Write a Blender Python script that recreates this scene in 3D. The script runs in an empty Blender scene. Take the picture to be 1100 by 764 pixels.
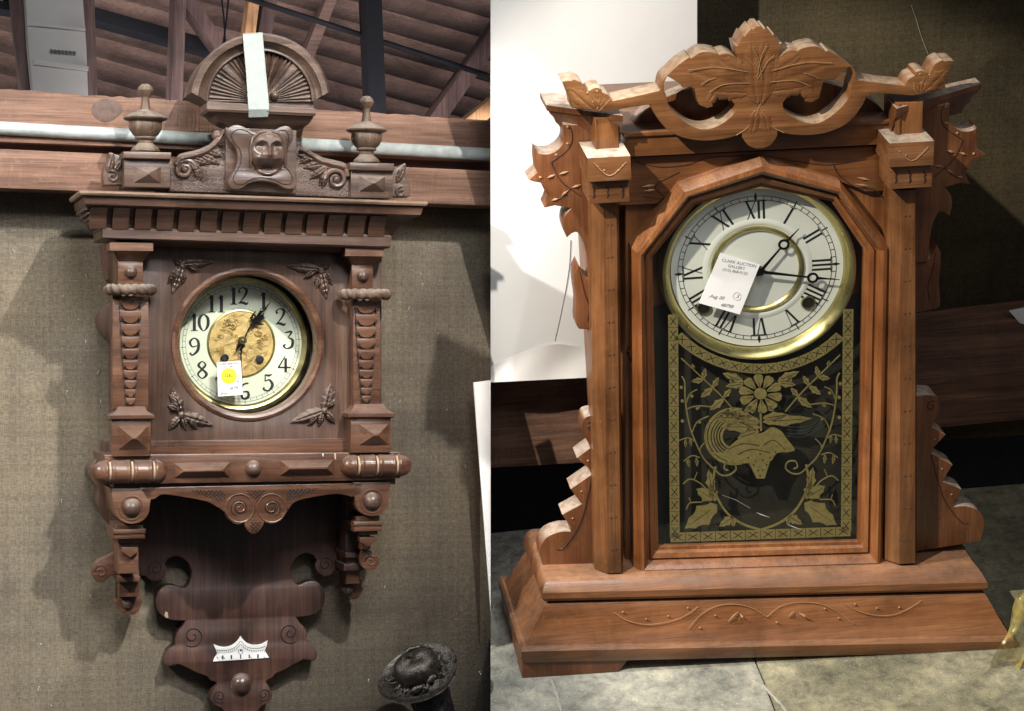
import bpy, bmesh, math, random
from mathutils import Vector, Matrix
from math import sin, cos, pi, radians
random.seed(7)
PX = 0.001; D = 2.4; CXP, CYP = 550, 382
sc = bpy.context.scene
col = sc.collection

# ------------------------------------------------------------------ frames
CAM = Vector((0, -D, 0))
def ray(px, py): return Vector(((px-CXP)*PX, D, (CYP-py)*PX))
class Frame:
    def __init__(s, px, py, yaw=0, pitch=0, roll=0, sh=None):
        o = CAM + ray(px, py)
        s.M = Matrix.Translation(o) @ Matrix.Rotation(radians(-roll), 4, 'Y') @ Matrix.Rotation(radians(pitch), 4, 'X') @ Matrix.Rotation(radians(yaw), 4, 'Z')
        s.Sh = sh or Matrix.Identity(4)
        s.I = (s.M @ s.Sh).inverted()
        s.c = s.I @ CAM
    def dirl(s, px, py): return s.I.to_3x3() @ ray(px, py)
    def P(s, px, py, h=0.0):            # h in mm toward the viewer
        d = s.dirl(px, py); t = (-h*PX - s.c.y)/d.y
        return s.c + d*t
    def PF(s, px, py, z):               # on the local horizontal plane z
        d = s.dirl(px, py); t = (z - s.c.z)/d.z
        return s.c + d*t
FL = Frame(265, 370, yaw=16)
FR = Frame(815, 382, yaw=3, pitch=28, roll=3, sh=Matrix(((1, -.10, -.02, 0), (0, 1, 0, 0), (-.02, 0, 1, 0), (0, 0, 0, 1))))

def zl(x0, y0, s, pts): return [(x0+a/s, y0+b/s) for a, b in pts]

def catmull(pts, n=6, closed=False):
    out = []; N = len(pts)
    rng = range(N) if closed else range(N-1)
    for i in rng:
        g = (lambda k: pts[k % N]) if closed else (lambda k: pts[min(max(k, 0), N-1)])
        p0, p1, p2, p3 = g(i-1), g(i), g(i+1), g(i+2)
        for k in range(n):
            t = k/n
            out.append(tuple(0.5*((2*p1[j])+(-p0[j]+p2[j])*t+(2*p0[j]-5*p1[j]+4*p2[j]-p3[j])*t*t+(-p0[j]+3*p1[j]-3*p2[j]+p3[j])*t**3) for j in range(len(p1))))
    if not closed: out.append(tuple(pts[-1]))
    return out
def circ(cx, cy, rx, ry=None, a0=0, a1=360, n=40):
    ry = ry or rx; closed = abs(a1-a0) >= 360
    m = n if closed else n+1
    return [(cx+rx*cos(radians(a0+(a1-a0)*k/n)), cy-ry*sin(radians(a0+(a1-a0)*k/n))) for k in range(m)]

# ------------------------------------------------------------------ mesh builder
class MB:
    def __init__(s): s.v = []; s.f = []
    def add(s, vs, fs):
        o = len(s.v); s.v += [Vector(v) for v in vs]; s.f += [tuple(i+o for i in f) for f in fs]
        return s
    def prism_l(s, pts, h1, h0, b=0.7, holes=()):
        T = (h1-h0)*PX; b = min(b*PX, T*0.45)
        cu = bpy.data.curves.new('t', 'CURVE'); cu.dimensions = '2D'; cu.fill_mode = 'BOTH'
        for poly in [pts]+list(holes):
            sp = cu.splines.new('POLY'); sp.points.add(len(poly)-1)
            for i, p in enumerate(poly): sp.points[i].co = (p[0]*10, p[1]*10, 0, 1)
            sp.use_cyclic_u = True
        cu.extrude = (T/2-b)*10; cu.bevel_depth = b*10; cu.bevel_resolution = 1; cu.offset = -b*10
        ob = bpy.data.objects.new('t', cu); me = ob.to_mesh()
        hm = (h1+h0)/2*PX
        s.add([(v.co.x/10, -hm-v.co.z/10, v.co.y/10) for v in me.vertices], [tuple(p.vertices) for p in me.polygons])
        ob.to_mesh_clear(); bpy.data.objects.remove(ob); bpy.data.curves.remove(cu)
        return s
    def prism(s, F, pts, h1, h0, b=0.7, holes=(), mirror=None):
        L = lambda q: [((p := F.P(x, y, h1)).x, p.z) for x, y in q]
        a = L(pts); hs = [L(q) for q in holes]
        if mirror != 'only': s.prism_l(a, h1, h0, b, hs)
        if mirror is not None:
            mx = AX[F]
            s.prism_l([(2*mx-x, z) for x, z in a], h1, h0, b, [[(2*mx-x, z) for x, z in q] for q in hs])
        return s
    def box(s, F, x0, y0, x1, y1, h1, h0, b=0.7):
        p, q = F.P(x0, y0, h1), F.P(x1, y1, h1)
        return s.prism_l([(p.x, p.z), (q.x, p.z), (q.x, q.z), (p.x, q.z)], h1, h0, b)
    def loft(s, rings, cap=True, closed=True):
        n = len(rings[0]); vs = [p for r in rings for p in r]; fs = []
        for i in range(len(rings)-1):
            for k in range(n if closed else n-1):
                a = i*n+k; b2 = i*n+(k+1) % n
                fs.append((a, b2, b2+n, a+n))
        if cap: fs += [tuple(range(n))[::-1], tuple(range((len(rings)-1)*n, len(rings)*n))]
        return s.add(vs, fs)
    def frus(s, F, x0, y0, x1, y1, h0, h1, ix, iy):
        p, q = F.P(x0, y0, h0), F.P(x1, y1, h0); ix *= PX; iy *= PX
        r = lambda dx, dz, h: [Vector((p.x+dx, -h*PX, p.z-dz)), Vector((q.x-dx, -h*PX, p.z-dz)), Vector((q.x-dx, -h*PX, q.z+dz)), Vector((p.x+dx, -h*PX, q.z+dz))]
        return s.loft([r(0, 0, h0-2), r(0, 0, h0), r(ix, iy, h1)])
    def lathe(s, c, axis, prof, n=32, a0=0, a1=360):
        ax = {'x': (Vector((1, 0, 0)), Vector((0, 1, 0)), Vector((0, 0, 1))), 'y': (Vector((0, -1, 0)), Vector((1, 0, 0)), Vector((0, 0, 1))), 'z': (Vector((0, 0, 1)), Vector((1, 0, 0)), Vector((0, 1, 0)))}[axis]
        rings = []
        for k in range(n):
            a = radians(a0+(a1-a0)*k/n)
            rings.append([c+ax[0]*t+(ax[1]*cos(a)+ax[2]*sin(a))*r for r, t in prof])
        m = len(prof); vs = [p for r in rings for p in r]; fs = []
        for k in range(n):
            for i in range(m-1):
                a, b2 = k*m+i, ((k+1) % n)*m+i
                fs.append((a, b2, b2+1, a+1))
        return s.add(vs, fs)
    def ball(s, c, r, sq=1.0, n=20, m=10, full=False):      # domed boss facing the viewer
        prof = []
        a0 = -90 if full else -20
        for i in range(m+1):
            a = radians(a0+(90-a0)*i/m); prof.append((max(r*cos(a), 1e-6), r*sin(a)*sq))
        return s.lathe(c, 'y', prof, n)
    def tube(s, pts, r, n=8, flat=1.0):
        rings = []; N = len(pts)
        pts = [Vector(p) for p in pts]
        for i, p in enumerate(pts):
            t = (pts[min(i+1, N-1)]-pts[max(i-1, 0)])
            t = t.normalized() if t.length > 1e-9 else Vector((1, 0, 0))
            up = Vector((0, -1, 0))
            if abs(t.dot(up)) > .95: up = Vector((0, 0, 1))
            sd = t.cross(up).normalized(); up2 = sd.cross(t).normalized()
            rr = r[i] if isinstance(r, (list, tuple)) else r
            rings.append([p+sd*cos(2*pi*k/n)*rr+up2*sin(2*pi*k/n)*rr*flat for k in range(n)])
        return s.loft(rings)
    def line(s, F, pts, h, r, n=5, flat=1.0, sm=0):
        if sm: pts = catmull(pts, sm)
        return s.tube([F.P(x, y, h) for x, y in pts], r*PX if not isinstance(r, list) else [q*PX for q in r], n, flat)
    def spiral(s, F, cx, cy, r0, r1, turns, a0, h, rad, n=8, ccw=1, flat=1.0, taper=1.0):
        N = int(22*turns); pts = []; rr = []
        for k in range(N+1):
            t = k/N; a = radians(a0)+ccw*turns*2*pi*t; r = r0+(r1-r0)*t
            pts.append((cx+r*cos(a), cy-r*sin(a))); rr.append(rad*(1+(taper-1)*t))
        return s.line(F, pts, h, rr, n, flat)
    def leaf(s, F, b, t, w, h, rise, serr=4, nu=24, nv=6, bend=0.0, tex=.12):
        B, T = F.P(*b, h), F.P(*t, h); d = T-B; L = d.length; d.normalize()
        sd = Vector((d.z, 0, -d.x)); up = Vector((0, -1, 0)); vs = []; fs = []
        for i in range(nu+1):
            u = i/nu
            ww = w*PX/2*(sin(pi*min(u**.75, 1))**.8 if 0 < u < 1 else .04)*(1+.28*(((u*serr) % 1)-.5))+.0001
            c = B+d*(u*L)+sd*(bend*PX*sin(pi*u))
            for j in range(2*nv+1):
                v = j/nv-1
                z = rise*PX*(1-abs(v)**2.2)*(0.35+.65*sin(pi*min(u+.12, 1)))*(1-.45*math.exp(-(v/.14)**2))
                z += tex*rise*PX*sin(u*serr*2*pi*1.5-abs(v)*3)*(1-abs(v))
                if abs(v) > .999: z = -.0006
                vs.append(c+sd*(v*ww)+up*z)
        m = 2*nv+1
        for i in range(nu):
            for j in range(m-1): fs.append((i*m+j, i*m+j+1, (i+1)*m+j+1, (i+1)*m+j))
        return s.add(vs, fs)
    def ribbon(s, F, pts, h, th=.5, sm=5):        # flat strip, pts = (x, y, width) in px
        if sm: pts = catmull(pts, sm)
        L, R = [], []
        for i, p in enumerate(pts):
            a, b2 = pts[max(i-1, 0)], pts[min(i+1, len(pts)-1)]
            dx, dy = b2[0]-a[0], b2[1]-a[1]; l = math.hypot(dx, dy) or 1
            nx, ny = -dy/l*p[2]/2, dx/l*p[2]/2
            L.append(F.P(p[0]+nx, p[1]+ny, h)); R.append(F.P(p[0]-nx, p[1]-ny, h))
        dn = Vector((0, th*PX, 0))
        return s.loft([[l, r, r+dn, l+dn] for l, r in zip(L, R)])

BASE = {}
def finish(me, mat, angle=32):
    bm = bmesh.new(); bm.from_mesh(me); bmesh.ops.remove_doubles(bm, verts=bm.verts, dist=1e-7)
    bmesh.ops.recalc_face_normals(bm, faces=bm.faces); bm.to_mesh(me); bm.free()
    me.shade_smooth(); me.set_sharp_from_angle(angle=radians(angle)); me.materials.append(mat)
def mk(name, mb, mat, parent, angle=32, label=None):
    F, base = BASE[parent.name]
    me = bpy.data.meshes.new(name); me.from_pydata([F.Sh @ (v-base) for v in mb.v], [], mb.f)
    finish(me, mat, angle)
    o = bpy.data.objects.new(name, me); col.objects.link(o); o.parent = parent; BASE[o.name] = (F, base)
    if label: o['label'] = label
    return o
def root(name, F, base, label, cat, group=None):
    o = bpy.data.objects.new(name, None); col.objects.link(o); o.empty_display_size = .02
    o.matrix_world = F.M @ Matrix.Translation(F.Sh @ Vector(base)); BASE[o.name] = (F, Vector(base))
    o['label'] = label; o['category'] = cat
    if group: o['group'] = group
    return o
CLN = Vector((D, -(527-CXP)*PX, 0)).normalized()
def top(name, F, mb, mat, label=None, cat=None, kind=None, group=None, clip=None, angle=32):
    xs = [v.x for v in mb.v]; ys = [v.y for v in mb.v]; zs = [v.z for v in mb.v]
    base = Vector(((min(xs)+max(xs))/2, (min(ys)+max(ys))/2, min(zs)))
    me = bpy.data.meshes.new(name); me.from_pydata([F.Sh @ (v-base) for v in mb.v], [], mb.f)
    M = F.M @ Matrix.Translation(F.Sh @ base)
    finish(me, mat, angle)
    if clip:
        bm = bmesh.new(); bm.from_mesh(me); bm.transform(M)
        g = bm.verts[:]+bm.edges[:]+bm.faces[:]
        r = bmesh.ops.bisect_plane(bm, geom=g, dist=1e-7, plane_co=CAM, plane_no=CLN, clear_outer=(clip == 'L'), clear_inner=(clip == 'R'))
        ed = [e for e in r['geom_cut'] if isinstance(e, bmesh.types.BMEdge)]
        if ed:
            try: bmesh.ops.edgenet_fill(bm, edges=ed)
            except Exception: pass
        bm.transform(M.inverted()); bm.to_mesh(me); bm.free()
    o = bpy.data.objects.new(name, me); col.objects.link(o); o.matrix_world = M; BASE[o.name] = (F, base)
    if label: o['label'] = label
    if cat: o['category'] = cat
    if kind: o['kind'] = kind
    if group: o['group'] = group
    return o
def textmb(F, s, px, py, size, rot, h, mb=None, xs=1.0, shear=0, align='CENTER'):
    mb = mb or MB()
    cu = bpy.data.curves.new('t', 'FONT'); cu.body = s; cu.size = size*PX*10; cu.align_x = align; cu.align_y = 'CENTER'; cu.extrude = .0008; cu.shear = shear
    ob = bpy.data.objects.new('t', cu); me = ob.to_mesh(); c = F.P(px, py, h); a = radians(rot)
    mb.add([(c.x+(v.co.x*xs*cos(a)-v.co.y*sin(a))/10, c.y-v.co.z/10, c.z+(v.co.x*xs*sin(a)+v.co.y*cos(a))/10) for v in me.vertices], [tuple(p.vertices) for p in me.polygons])
    ob.to_mesh_clear(); bpy.data.objects.remove(ob)
    return mb

# ------------------------------------------------------------------ materials
def newmat(name):
    m = bpy.data.materials.new(name); m.use_nodes = True; nt = m.node_tree
    return m, nt, nt.nodes['Principled BSDF']
def N(nt, t, **k):
    n = nt.nodes.new(t)
    for a, b in k.items():
        if a in n.inputs.keys(): n.inputs[a].default_value = b
        else: setattr(n, a, b)
    return n
def noise(nt, scale3, sc_=1.0, det=4, dist=0.0, rough=.55):
    tc = N(nt, 'ShaderNodeTexCoord'); mp = N(nt, 'ShaderNodeMapping'); mp.inputs['Scale'].default_value = scale3
    nt.links.new(tc.outputs['Object'], mp.inputs[0])
    n = N(nt, 'ShaderNodeTexNoise'); n.inputs['Scale'].default_value = sc_; n.inputs['Detail'].default_value = det
    n.inputs['Distortion'].default_value = dist; n.inputs['Roughness'].default_value = rough
    nt.links.new(mp.outputs[0], n.inputs['Vector']); return n.outputs['Fac']
def ramp(nt, fac, stops):
    r = N(nt, 'ShaderNodeValToRGB'); e = r.color_ramp.elements
    while len(e) < len(stops): e.new(.5)
    for i, (p, c) in enumerate(stops): e[i].position = p; e[i].color = (*c, 1) if len(c) == 3 else c
    nt.links.new(fac, r.inputs[0]); return r.outputs[0]
def mix(nt, a, b, fac, mode='MIX'):
    m = N(nt, 'ShaderNodeMix', data_type='RGBA', blend_type=mode)
    for v, i in ((fac, 0), (a, 6), (b, 7)):
        if hasattr(v, 'is_output'): nt.links.new(v, m.inputs[i])
        else: m.inputs[i].default_value = v if i == 0 else (*v, 1)
    return m.outputs[2]
def bump(nt, bs, fac, st, dist):
    b = N(nt, 'ShaderNodeBump'); b.inputs['Strength'].default_value = st; b.inputs['Distance'].default_value = dist
    nt.links.new(fac, b.inputs['Height'])
    if bs.inputs['Normal'].is_linked: nt.links.new(bs.inputs['Normal'].links[0].from_socket, b.inputs['Normal'])
    nt.links.new(b.outputs[0], bs.inputs['Normal'])
def grey(v): return (v, v, v)
def wood(name, dark, mid, light, axis='z', rough=.45, dust_light=0.0, dust_lightc=(.45, .42, .38), bs_=.5, wear=.3, k=1.0):
    m, nt, bs = newmat(name)
    sc3 = {'z': (70*k, 70*k, 5*k), 'x': (5*k, 70*k, 70*k)}[axis]
    g = noise(nt, sc3, 1.0, 6, .35, .6)
    c = ramp(nt, g, [(.25, dark), (.5, mid), (.78, light)])
    sf = {'z': (520, 520, 16), 'x': (16, 520, 520)}[axis]
    f = noise(nt, sf, 1.0, 2, 0)
    c = mix(nt, c, ramp(nt, f, [(.34, grey(.55)), (.5, grey(1)), (.68, (1.22, 1.2, 1.16))]), .7 if name[0] != 'o' else .5, 'MULTIPLY')
    b2 = noise(nt, (14, 14, 14), 1.0, 5, .5)
    c = mix(nt, c, ramp(nt, b2, [(.3, grey(.55)), (.5, grey(1)), (.72, grey(1.4))]), .85, 'MULTIPLY')
    if wear:
        w = noise(nt, (160, 160, 160), 1.0, 3)
        c = mix(nt, c, light, ramp(nt, w, [(.6, grey(0)), (.78, grey(wear))]))
    if dust_light:  # dust on upward faces; on the right clock bright top light is painted in too
        tc = N(nt, 'ShaderNodeTexCoord'); sx = N(nt, 'ShaderNodeSeparateXYZ'); nt.links.new(tc.outputs['Normal'], sx.inputs[0])
        dn = noise(nt, (120, 120, 120), 1.0, 4)
        mm = N(nt, 'ShaderNodeMath', operation='MULTIPLY'); nt.links.new(ramp(nt, sx.outputs[2], [(.35, grey(0)), (.9, grey(dust_light))]), mm.inputs[0])
        nt.links.new(ramp(nt, dn, [(.3, grey(.35)), (.6, grey(1))]), mm.inputs[1])
        c = mix(nt, c, dust_lightc, mm.outputs[0])
    nt.links.new(c, bs.inputs['Base Color'])
    nt.links.new(ramp(nt, b2, [(.3, grey(rough-.1)), (.7, grey(rough+.18))]), bs.inputs['Roughness'])
    bump(nt, bs, f, bs_, .0005); bump(nt, bs, g, bs_*.5, .0006)
    bs.inputs['Specular IOR Level'].default_value = .5
    if rough < .5: bs.inputs['Coat Weight'].default_value = .15; bs.inputs['Coat Roughness'].default_value = .22
    return m
def simple(name, c, rough=.5, metal=0, var=.25, scale=60, bumpd=0, spec=.5):
    m, nt, bs = newmat(name)
    n = noise(nt, (scale,)*3, 1.0, 5, .3)
    cc = mix(nt, c, ramp(nt, n, [(.3, grey(1-var)), (.7, grey(1+var*.6))]), 1.0, 'MULTIPLY')
    nt.links.new(cc, bs.inputs['Base Color']); bs.inputs['Metallic'].default_value = metal
    nt.links.new(ramp(nt, n, [(.3, grey(max(rough-.08, 0))), (.7, grey(rough+.1))]), bs.inputs['Roughness'])
    bs.inputs['Specular IOR Level'].default_value = spec
    if bumpd: bump(nt, bs, noise(nt, (scale*6,)*3, 1.0, 3), .6, bumpd)
    return m
def burlap(name, c, k=1.0):
    m, nt, bs = newmat(name)
    a = noise(nt, (1150*k, 1, 150*k), 1.0, 1); b = noise(nt, (150*k, 1, 1150*k), 1.0, 1)
    s_ = N(nt, 'ShaderNodeMath', operation='ADD'); nt.links.new(a, s_.inputs[0]); nt.links.new(b, s_.inputs[1])
    s2 = N(nt, 'ShaderNodeMath', operation='MULTIPLY'); nt.links.new(s_.outputs[0], s2.inputs[0]); s2.inputs[1].default_value = .5
    big = noise(nt, (7, 7, 7), 1.0, 7, .8)
    slub = noise(nt, (7, 1, 260), 1.0, 3); slv = noise(nt, (260, 1, 7), 1.0, 3)
    cc = mix(nt, c, ramp(nt, s2.outputs[0], [(.38, grey(.6)), (.5, grey(1)), (.62, grey(1.35))]), .7, 'MULTIPLY')
    cc = mix(nt, cc, ramp(nt, big, [(.3, (.70, .70, .73)), (.5, (1, 1, 1)), (.7, (1.2, 1.16, 1.08))]), 1.0, 'MULTIPLY')
    for q in (slub, slv): cc = mix(nt, cc, ramp(nt, q, [(.35, grey(.86)), (.6, grey(1.08))]), .7, 'MULTIPLY')
    nt.links.new(cc, bs.inputs['Base Color']); bs.inputs['Roughness'].default_value = .95; bs.inputs['Specular IOR Level'].default_value = .1
    bump(nt, bs, s2.outputs[0], .8, .001)
    return m
def glassmat():
    m = bpy.data.materials.new('clear_glass'); m.use_nodes = True; nt = m.node_tree; nt.nodes.clear()
    o = N(nt, 'ShaderNodeOutputMaterial'); mx = N(nt, 'ShaderNodeMixShader'); t = N(nt, 'ShaderNodeBsdfTransparent'); g = N(nt, 'ShaderNodeBsdfGlossy')
    t.inputs[0].default_value = (.97, .98, .97, 1); g.inputs['Roughness'].default_value = .05
    lw = N(nt, 'ShaderNodeLayerWeight'); lw.inputs[0].default_value = .5
    pw = N(nt, 'ShaderNodeMath', operation='POWER'); nt.links.new(lw.outputs['Facing'], pw.inputs[0]); pw.inputs[1].default_value = 4
    ad_ = N(nt, 'ShaderNodeMath', operation='MULTIPLY_ADD'); nt.links.new(pw.outputs[0], ad_.inputs[0]); ad_.inputs[1].default_value = .8; ad_.inputs[2].default_value = .022
    nt.links.new(ad_.outputs[0], mx.inputs[0]); nt.links.new(t.outputs[0], mx.inputs[1]); nt.links.new(g.outputs[0], mx.inputs[2]); nt.links.new(mx.outputs[0], o.inputs[0])
    return m

LD, LM_, LL = (.032, .015, .009), (.074, .037, .023), (.135, .075, .047)
WLz = wood('dark_walnut_upright', LD, LM_, LL, 'z', .42, dust_light=.35, dust_lightc=(.30, .26, .24))
WLx = wood('dark_walnut_level', LD, LM_, LL, 'x', .42, dust_light=.35, dust_lightc=(.30, .26, .24))
WLr = wood('red_walnut_level', (.050, .021, .011), (.105, .047, .026), (.185, .094, .052), 'x', .33, dust_light=.3, dust_lightc=(.3, .26, .24))
WLd = wood('dusty_carved_walnut', (.036, .020, .014), (.078, .045, .031), (.155, .10, .073), 'x', .38, dust_light=.6, dust_lightc=(.30, .26, .23), wear=.6)
WLf = wood('dusty_finial_wood', (.050, .029, .018), (.10, .062, .040), (.19, .132, .092), 'z', .5, dust_light=.5, dust_lightc=(.4, .36, .31))
WLb = wood('backboard_walnut', (.026, .012, .009), (.055, .025, .018), (.11, .052, .034), 'z', .42, wear=.15)
def stipple(name):
    m = wood(name, (.03, .018, .015), (.09, .06, .05), (.2, .15, .125), 'x', .6, wear=.8)
    nt = m.node_tree; bs = nt.nodes['Principled BSDF']
    bump(nt, bs, noise(nt, (700, 700, 700), 1.0, 1), 1.0, .0022); return m
WLs = stipple('stippled_walnut')
grooveL = simple('dark_groove', (.012, .006, .005), .7)
paleL = simple('worn_pale_wood', (.42, .30, .20), .6)
RD, RM, RL = (.125, .043, .013), (.19, .071, .022), (.275, .120, .042)
WRz = wood('oak_upright', RD, RM, RL, 'z', .36, dust_light=.12, dust_lightc=(.62, .56, .48), wear=.25)
WRx = wood('oak_level', RD, RM, RL, 'x', .36, dust_light=.10, dust_lightc=(.62, .56, .48), wear=.25)
WRc = wood('oak_crest', RD, (.185, .075, .024), (.26, .12, .045), 'x', .42, dust_light=.55, dust_lightc=(.62, .52, .40), wear=.2)
WRk = wood('oak_capital', RD, (.19, .08, .03), (.28, .13, .055), 'x', .42, dust_light=.8, dust_lightc=(.55, .50, .42), wear=.2)
WRw = wood('oak_wing', (.10, .032, .011), (.16, .057, .020), (.24, .10, .04), 'z', .40, dust_light=.5, dust_lightc=(.68, .63, .55))
WRd = wood('oak_door', (.15, .047, .014), (.235, .082, .024), (.34, .145, .05), 'z', .32, dust_light=.1, dust_lightc=(.62, .56, .48), wear=.3)
WRt = wood('oak_column', (.10, .036, .012), (.175, .070, .024), (.28, .125, .045), 'z', .38, dust_light=.1, dust_lightc=(.6, .54, .46), wear=.45, k=.8)
WRb = wood('oak_base', (.12, .042, .014), (.20, .076, .026), (.30, .13, .05), 'x', .36, dust_light=.12, dust_lightc=(.6, .54, .46), wear=.35, k=.8)
cutR = simple('fresh_cut_line', (.36, .20, .10), .6)
cutdk = simple('dark_cut', (.035, .014, .008), .6)
brass = simple('brass', (.66, .58, .28), .33, 1, .15, 40)
brassd = simple('aged_brass', (.42, .36, .17), .38, 1, .35, 90)
gilt = simple('gilt_print', (.36, .285, .105), .45, .35, .25, 250)
giltc = simple('gilded_centre', (.60, .42, .17), .38, .75, .3, 150, .0012)
cream = simple('cream_dial', (.74, .76, .60), .5, 0, .06, 30)
white_d = simple('white_dial', (.86, .86, .80), .4, 0, .05, 20)
ink = simple('black_ink', (.012, .012, .013), .5)
blued = simple('blued_steel', (.015, .014, .016), .3, .6)
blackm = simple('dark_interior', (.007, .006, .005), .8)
slate = simple('slate_interior', (.22, .24, .25), .6)
paper = simple('white_paper', (.74, .74, .74), .8, 0, .04, 40)
paperR = simple('bright_paper', (.92, .92, .92), .8, 0, .03, 40)
penink = simple('pen_ink', (.05, .05, .06), .8)
penR = simple('faded_print', (.24, .24, .26), .8)
yellow = simple('yellow_sticker', (.85, .80, .02), .6, 0, .05)
tapem = simple('masking_tape', (.36, .40, .375), .75, 0, .12, 90, .0006)
ivory = simple('ivory_plate', (.76, .76, .74), .35, 0, .05)
steel = simple('steel', (.45, .45, .43), .35, 1)
glass = glassmat()
burL = burlap('burlap_grey', (.150, .127, .095))
burR = burlap('burlap_olive', (.062, .050, .030), .85)
bronze = simple('dark_bronze', (.050, .045, .040), .28, .75, .6, 140, .0012)
galv = simple('galvanised_pipe', (.50, .55, .53), .5, .25, .22, 90)
EDGE = wood('pale_edge_wood', (.10, .06, .04), (.20, .125, .08), (.32, .22, .15), 'x', .55, dust_light=.5)
def timber(name, a, b, c, k=1.0):
    m = wood(name, a, b, c, 'x', .8, wear=.5, bs_=1.0, k=k)
    nt = m.node_tree; bs = nt.nodes['Principled BSDF']
    bump(nt, bs, noise(nt, (220, 220, 30), 1.0, 3, 1.2), .6, .0016); return m
TB = timber('rough_timber', (.10, .051, .033), (.19, .105, .072), (.31, .19, .135))
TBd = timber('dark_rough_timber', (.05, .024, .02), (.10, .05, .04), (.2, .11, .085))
TR = timber('brown_rough_timber', (.07, .032, .02), (.14, .068, .042), (.24, .13, .085))
roofm = timber('roof_planks', (.11, .066, .056), (.17, .105, .085), (.25, .165, .135), .5)
roofp = wood('roof_post_wood', (.05, .03, .03), (.11, .065, .06), (.19, .12, .105), 'z', .8)
orangew = wood('sunlit_post_wood', (.42, .2, .08), (.6, .32, .15), (.75, .45, .24), 'z', .7)  # sunlight on these posts is put into the wood colour
ductm = simple('pale_duct', (.42, .40, .38), .6, 0, .15, 12)
blackp = simple('black_pipe', (.008, .008, .011), .6, spec=.2)
boardm = simple('white_board', (.66, .66, .67), .7, 0, .05, 9, .0004)

# ================================================================== LEFT SETTING
def quad(mb, F, pts, h, th): return mb.prism(F, pts, h, h-th, .0)
o = top('wall', FL, MB().box(FL, -120, 196, 560, 900, -110, -128, 0), burL, kind='structure', clip='L')
# beams
beam1 = top('timber_beam', FL, MB().prism(FL, [(x, 92+(x+60)*.0635+random.uniform(-.9, .9)) for x in range(-60, 565, 9)]+[(565, 175), (-60, 150)], -62, -150, .8), TB,
    'upper weathered timber beam above the steel pipe', 'beam', clip='L')
top('timber_beam', FL, MB().prism(FL, [(-60, 158), (0, 160), (560, 185), (560, 222.5), (-60, 200)], -55, -150, 1.5), TB,
    'lower weathered timber beam below the steel pipe, on top of the burlap', 'beam', clip='L')
KN = simple('knot_wood', (.13, .085, .068), .8, 0, .5, 110)
kn = MB().prism(FL, catmull([(98, 118), (103, 109), (116, 106), (128, 110), (131, 118), (124, 127), (112, 131), (102, 126)], 4, True), -61.4, -63, .2)
mk('knot', kn, KN, beam1)
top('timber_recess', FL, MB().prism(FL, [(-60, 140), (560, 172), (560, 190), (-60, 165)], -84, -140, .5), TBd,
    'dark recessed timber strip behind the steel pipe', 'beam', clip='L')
pm = MB(); pm.tube([FL.P(-60, 134.5, -60), FL.P(560, 168, -60)], .0072, 20)
top('conduit_pipe', FL, pm, galv, 'grey galvanised steel pipe running between the two weathered beams', 'pipe', clip='L')
# roof behind
def P3(x, y, h): return FL.P(x, y, h)
rf = MB()
nb = 15
for i in range(nb):     # individual roof boards side by side
    t0, t1 = i/nb+.001, (i+1)/nb-.001
    yL = lambda t: 75-t*345-180; yR = lambda t: 345-t*345
    dz = random.uniform(-4, 4)
    a, b, c, d = P3(-900, yL(t0), -1500+800*t0+dz), P3(700, yR(t0), -1500+800*t0+dz), P3(700, yR(t1), -1500+800*t1+dz), P3(-900, yL(t1), -1500+800*t1+dz)
    nn = (b-a).cross(d-a).normalized()*.012
    if nn.z < 0: nn = -nn
    rf.loft([[a, b, c, d], [a+nn, b+nn, c+nn, d+nn]])
top('roof', FL, rf, roofm, kind='structure', clip='L')
def stick(name, p0, p1, w, h, dep, mat, label, cat='beam', h1=None, group=None):
    h1 = h if h1 is None else h1
    A, B = P3(*p0, h), P3(*p1, h1); A = A+(A-B)*.6; d = (B-A).normalized(); sd = Vector((d.z, 0, -d.x)).normalized(); dn = Vector((0, dep*PX, 0))
    sA = w*PX/2*(A-FL.c).length/D; sB = w*PX/2*(B-FL.c).length/D
    m = MB().loft([[A-sd*sA, A+sd*sA, A+sd*sA+dn, A-sd*sA+dn], [B-sd*sB, B+sd*sB, B+sd*sB+dn, B-sd*sB+dn]])
    return top(name, FL, m, mat, label, cat, group=group, clip='L')
stick('roof_post', (18, -20), (34, 130), 13, -500, 60, roofp, 'brown roof post left of the pale duct', 'post')
stick('roof_post', (94, -20), (99, 130), 13, -500, 60, roofp, 'brown roof post along the right side of the pale duct', 'post')
stick('roof_post', (195, -20), (189, 130), 12, -560, 60, roofp, 'brown roof post above the left urn finial', 'post')
stick('roof_brace', (196, -8), (240, 52), 13, -570, 50, roofp, 'slanting brown brace between post and carved fan crest', 'brace')
stick('roof_purlin', (100, 14), (250, 56), 13, -620, 60, blackp, 'dark roof purlin slanting down right of the pale duct', 'beam')
stick('roof_purlin', (-20, 2), (30, 10), 8, -620, 60, blackp, 'dark short roof purlin in the top left corner', 'beam')
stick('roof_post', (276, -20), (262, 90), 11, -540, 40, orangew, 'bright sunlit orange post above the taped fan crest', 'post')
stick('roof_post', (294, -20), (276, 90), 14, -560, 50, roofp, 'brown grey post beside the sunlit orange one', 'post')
stick('steel_post', (400.5, -20), (407, 140), 18, -450, 40, blackp, 'straight black steel post above the right urn finial', 'post')
stick('roof_rod', (292, 6), (560, 92), 4.5, -480, 10, blackp, 'thin black rod slanting across the ceiling to the right', 'rod')
stick('roof_rafter', (372, -40), (312, 110), 11, -900, 60, roofm, 'brown rafter slanting behind the right of the fan crest', 'rafter')
stick('roof_rafter', (566, -10), (455, 150), 16, -800, 60, roofp, 'broad dark rafter at the right side of the ceiling', 'rafter')
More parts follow.
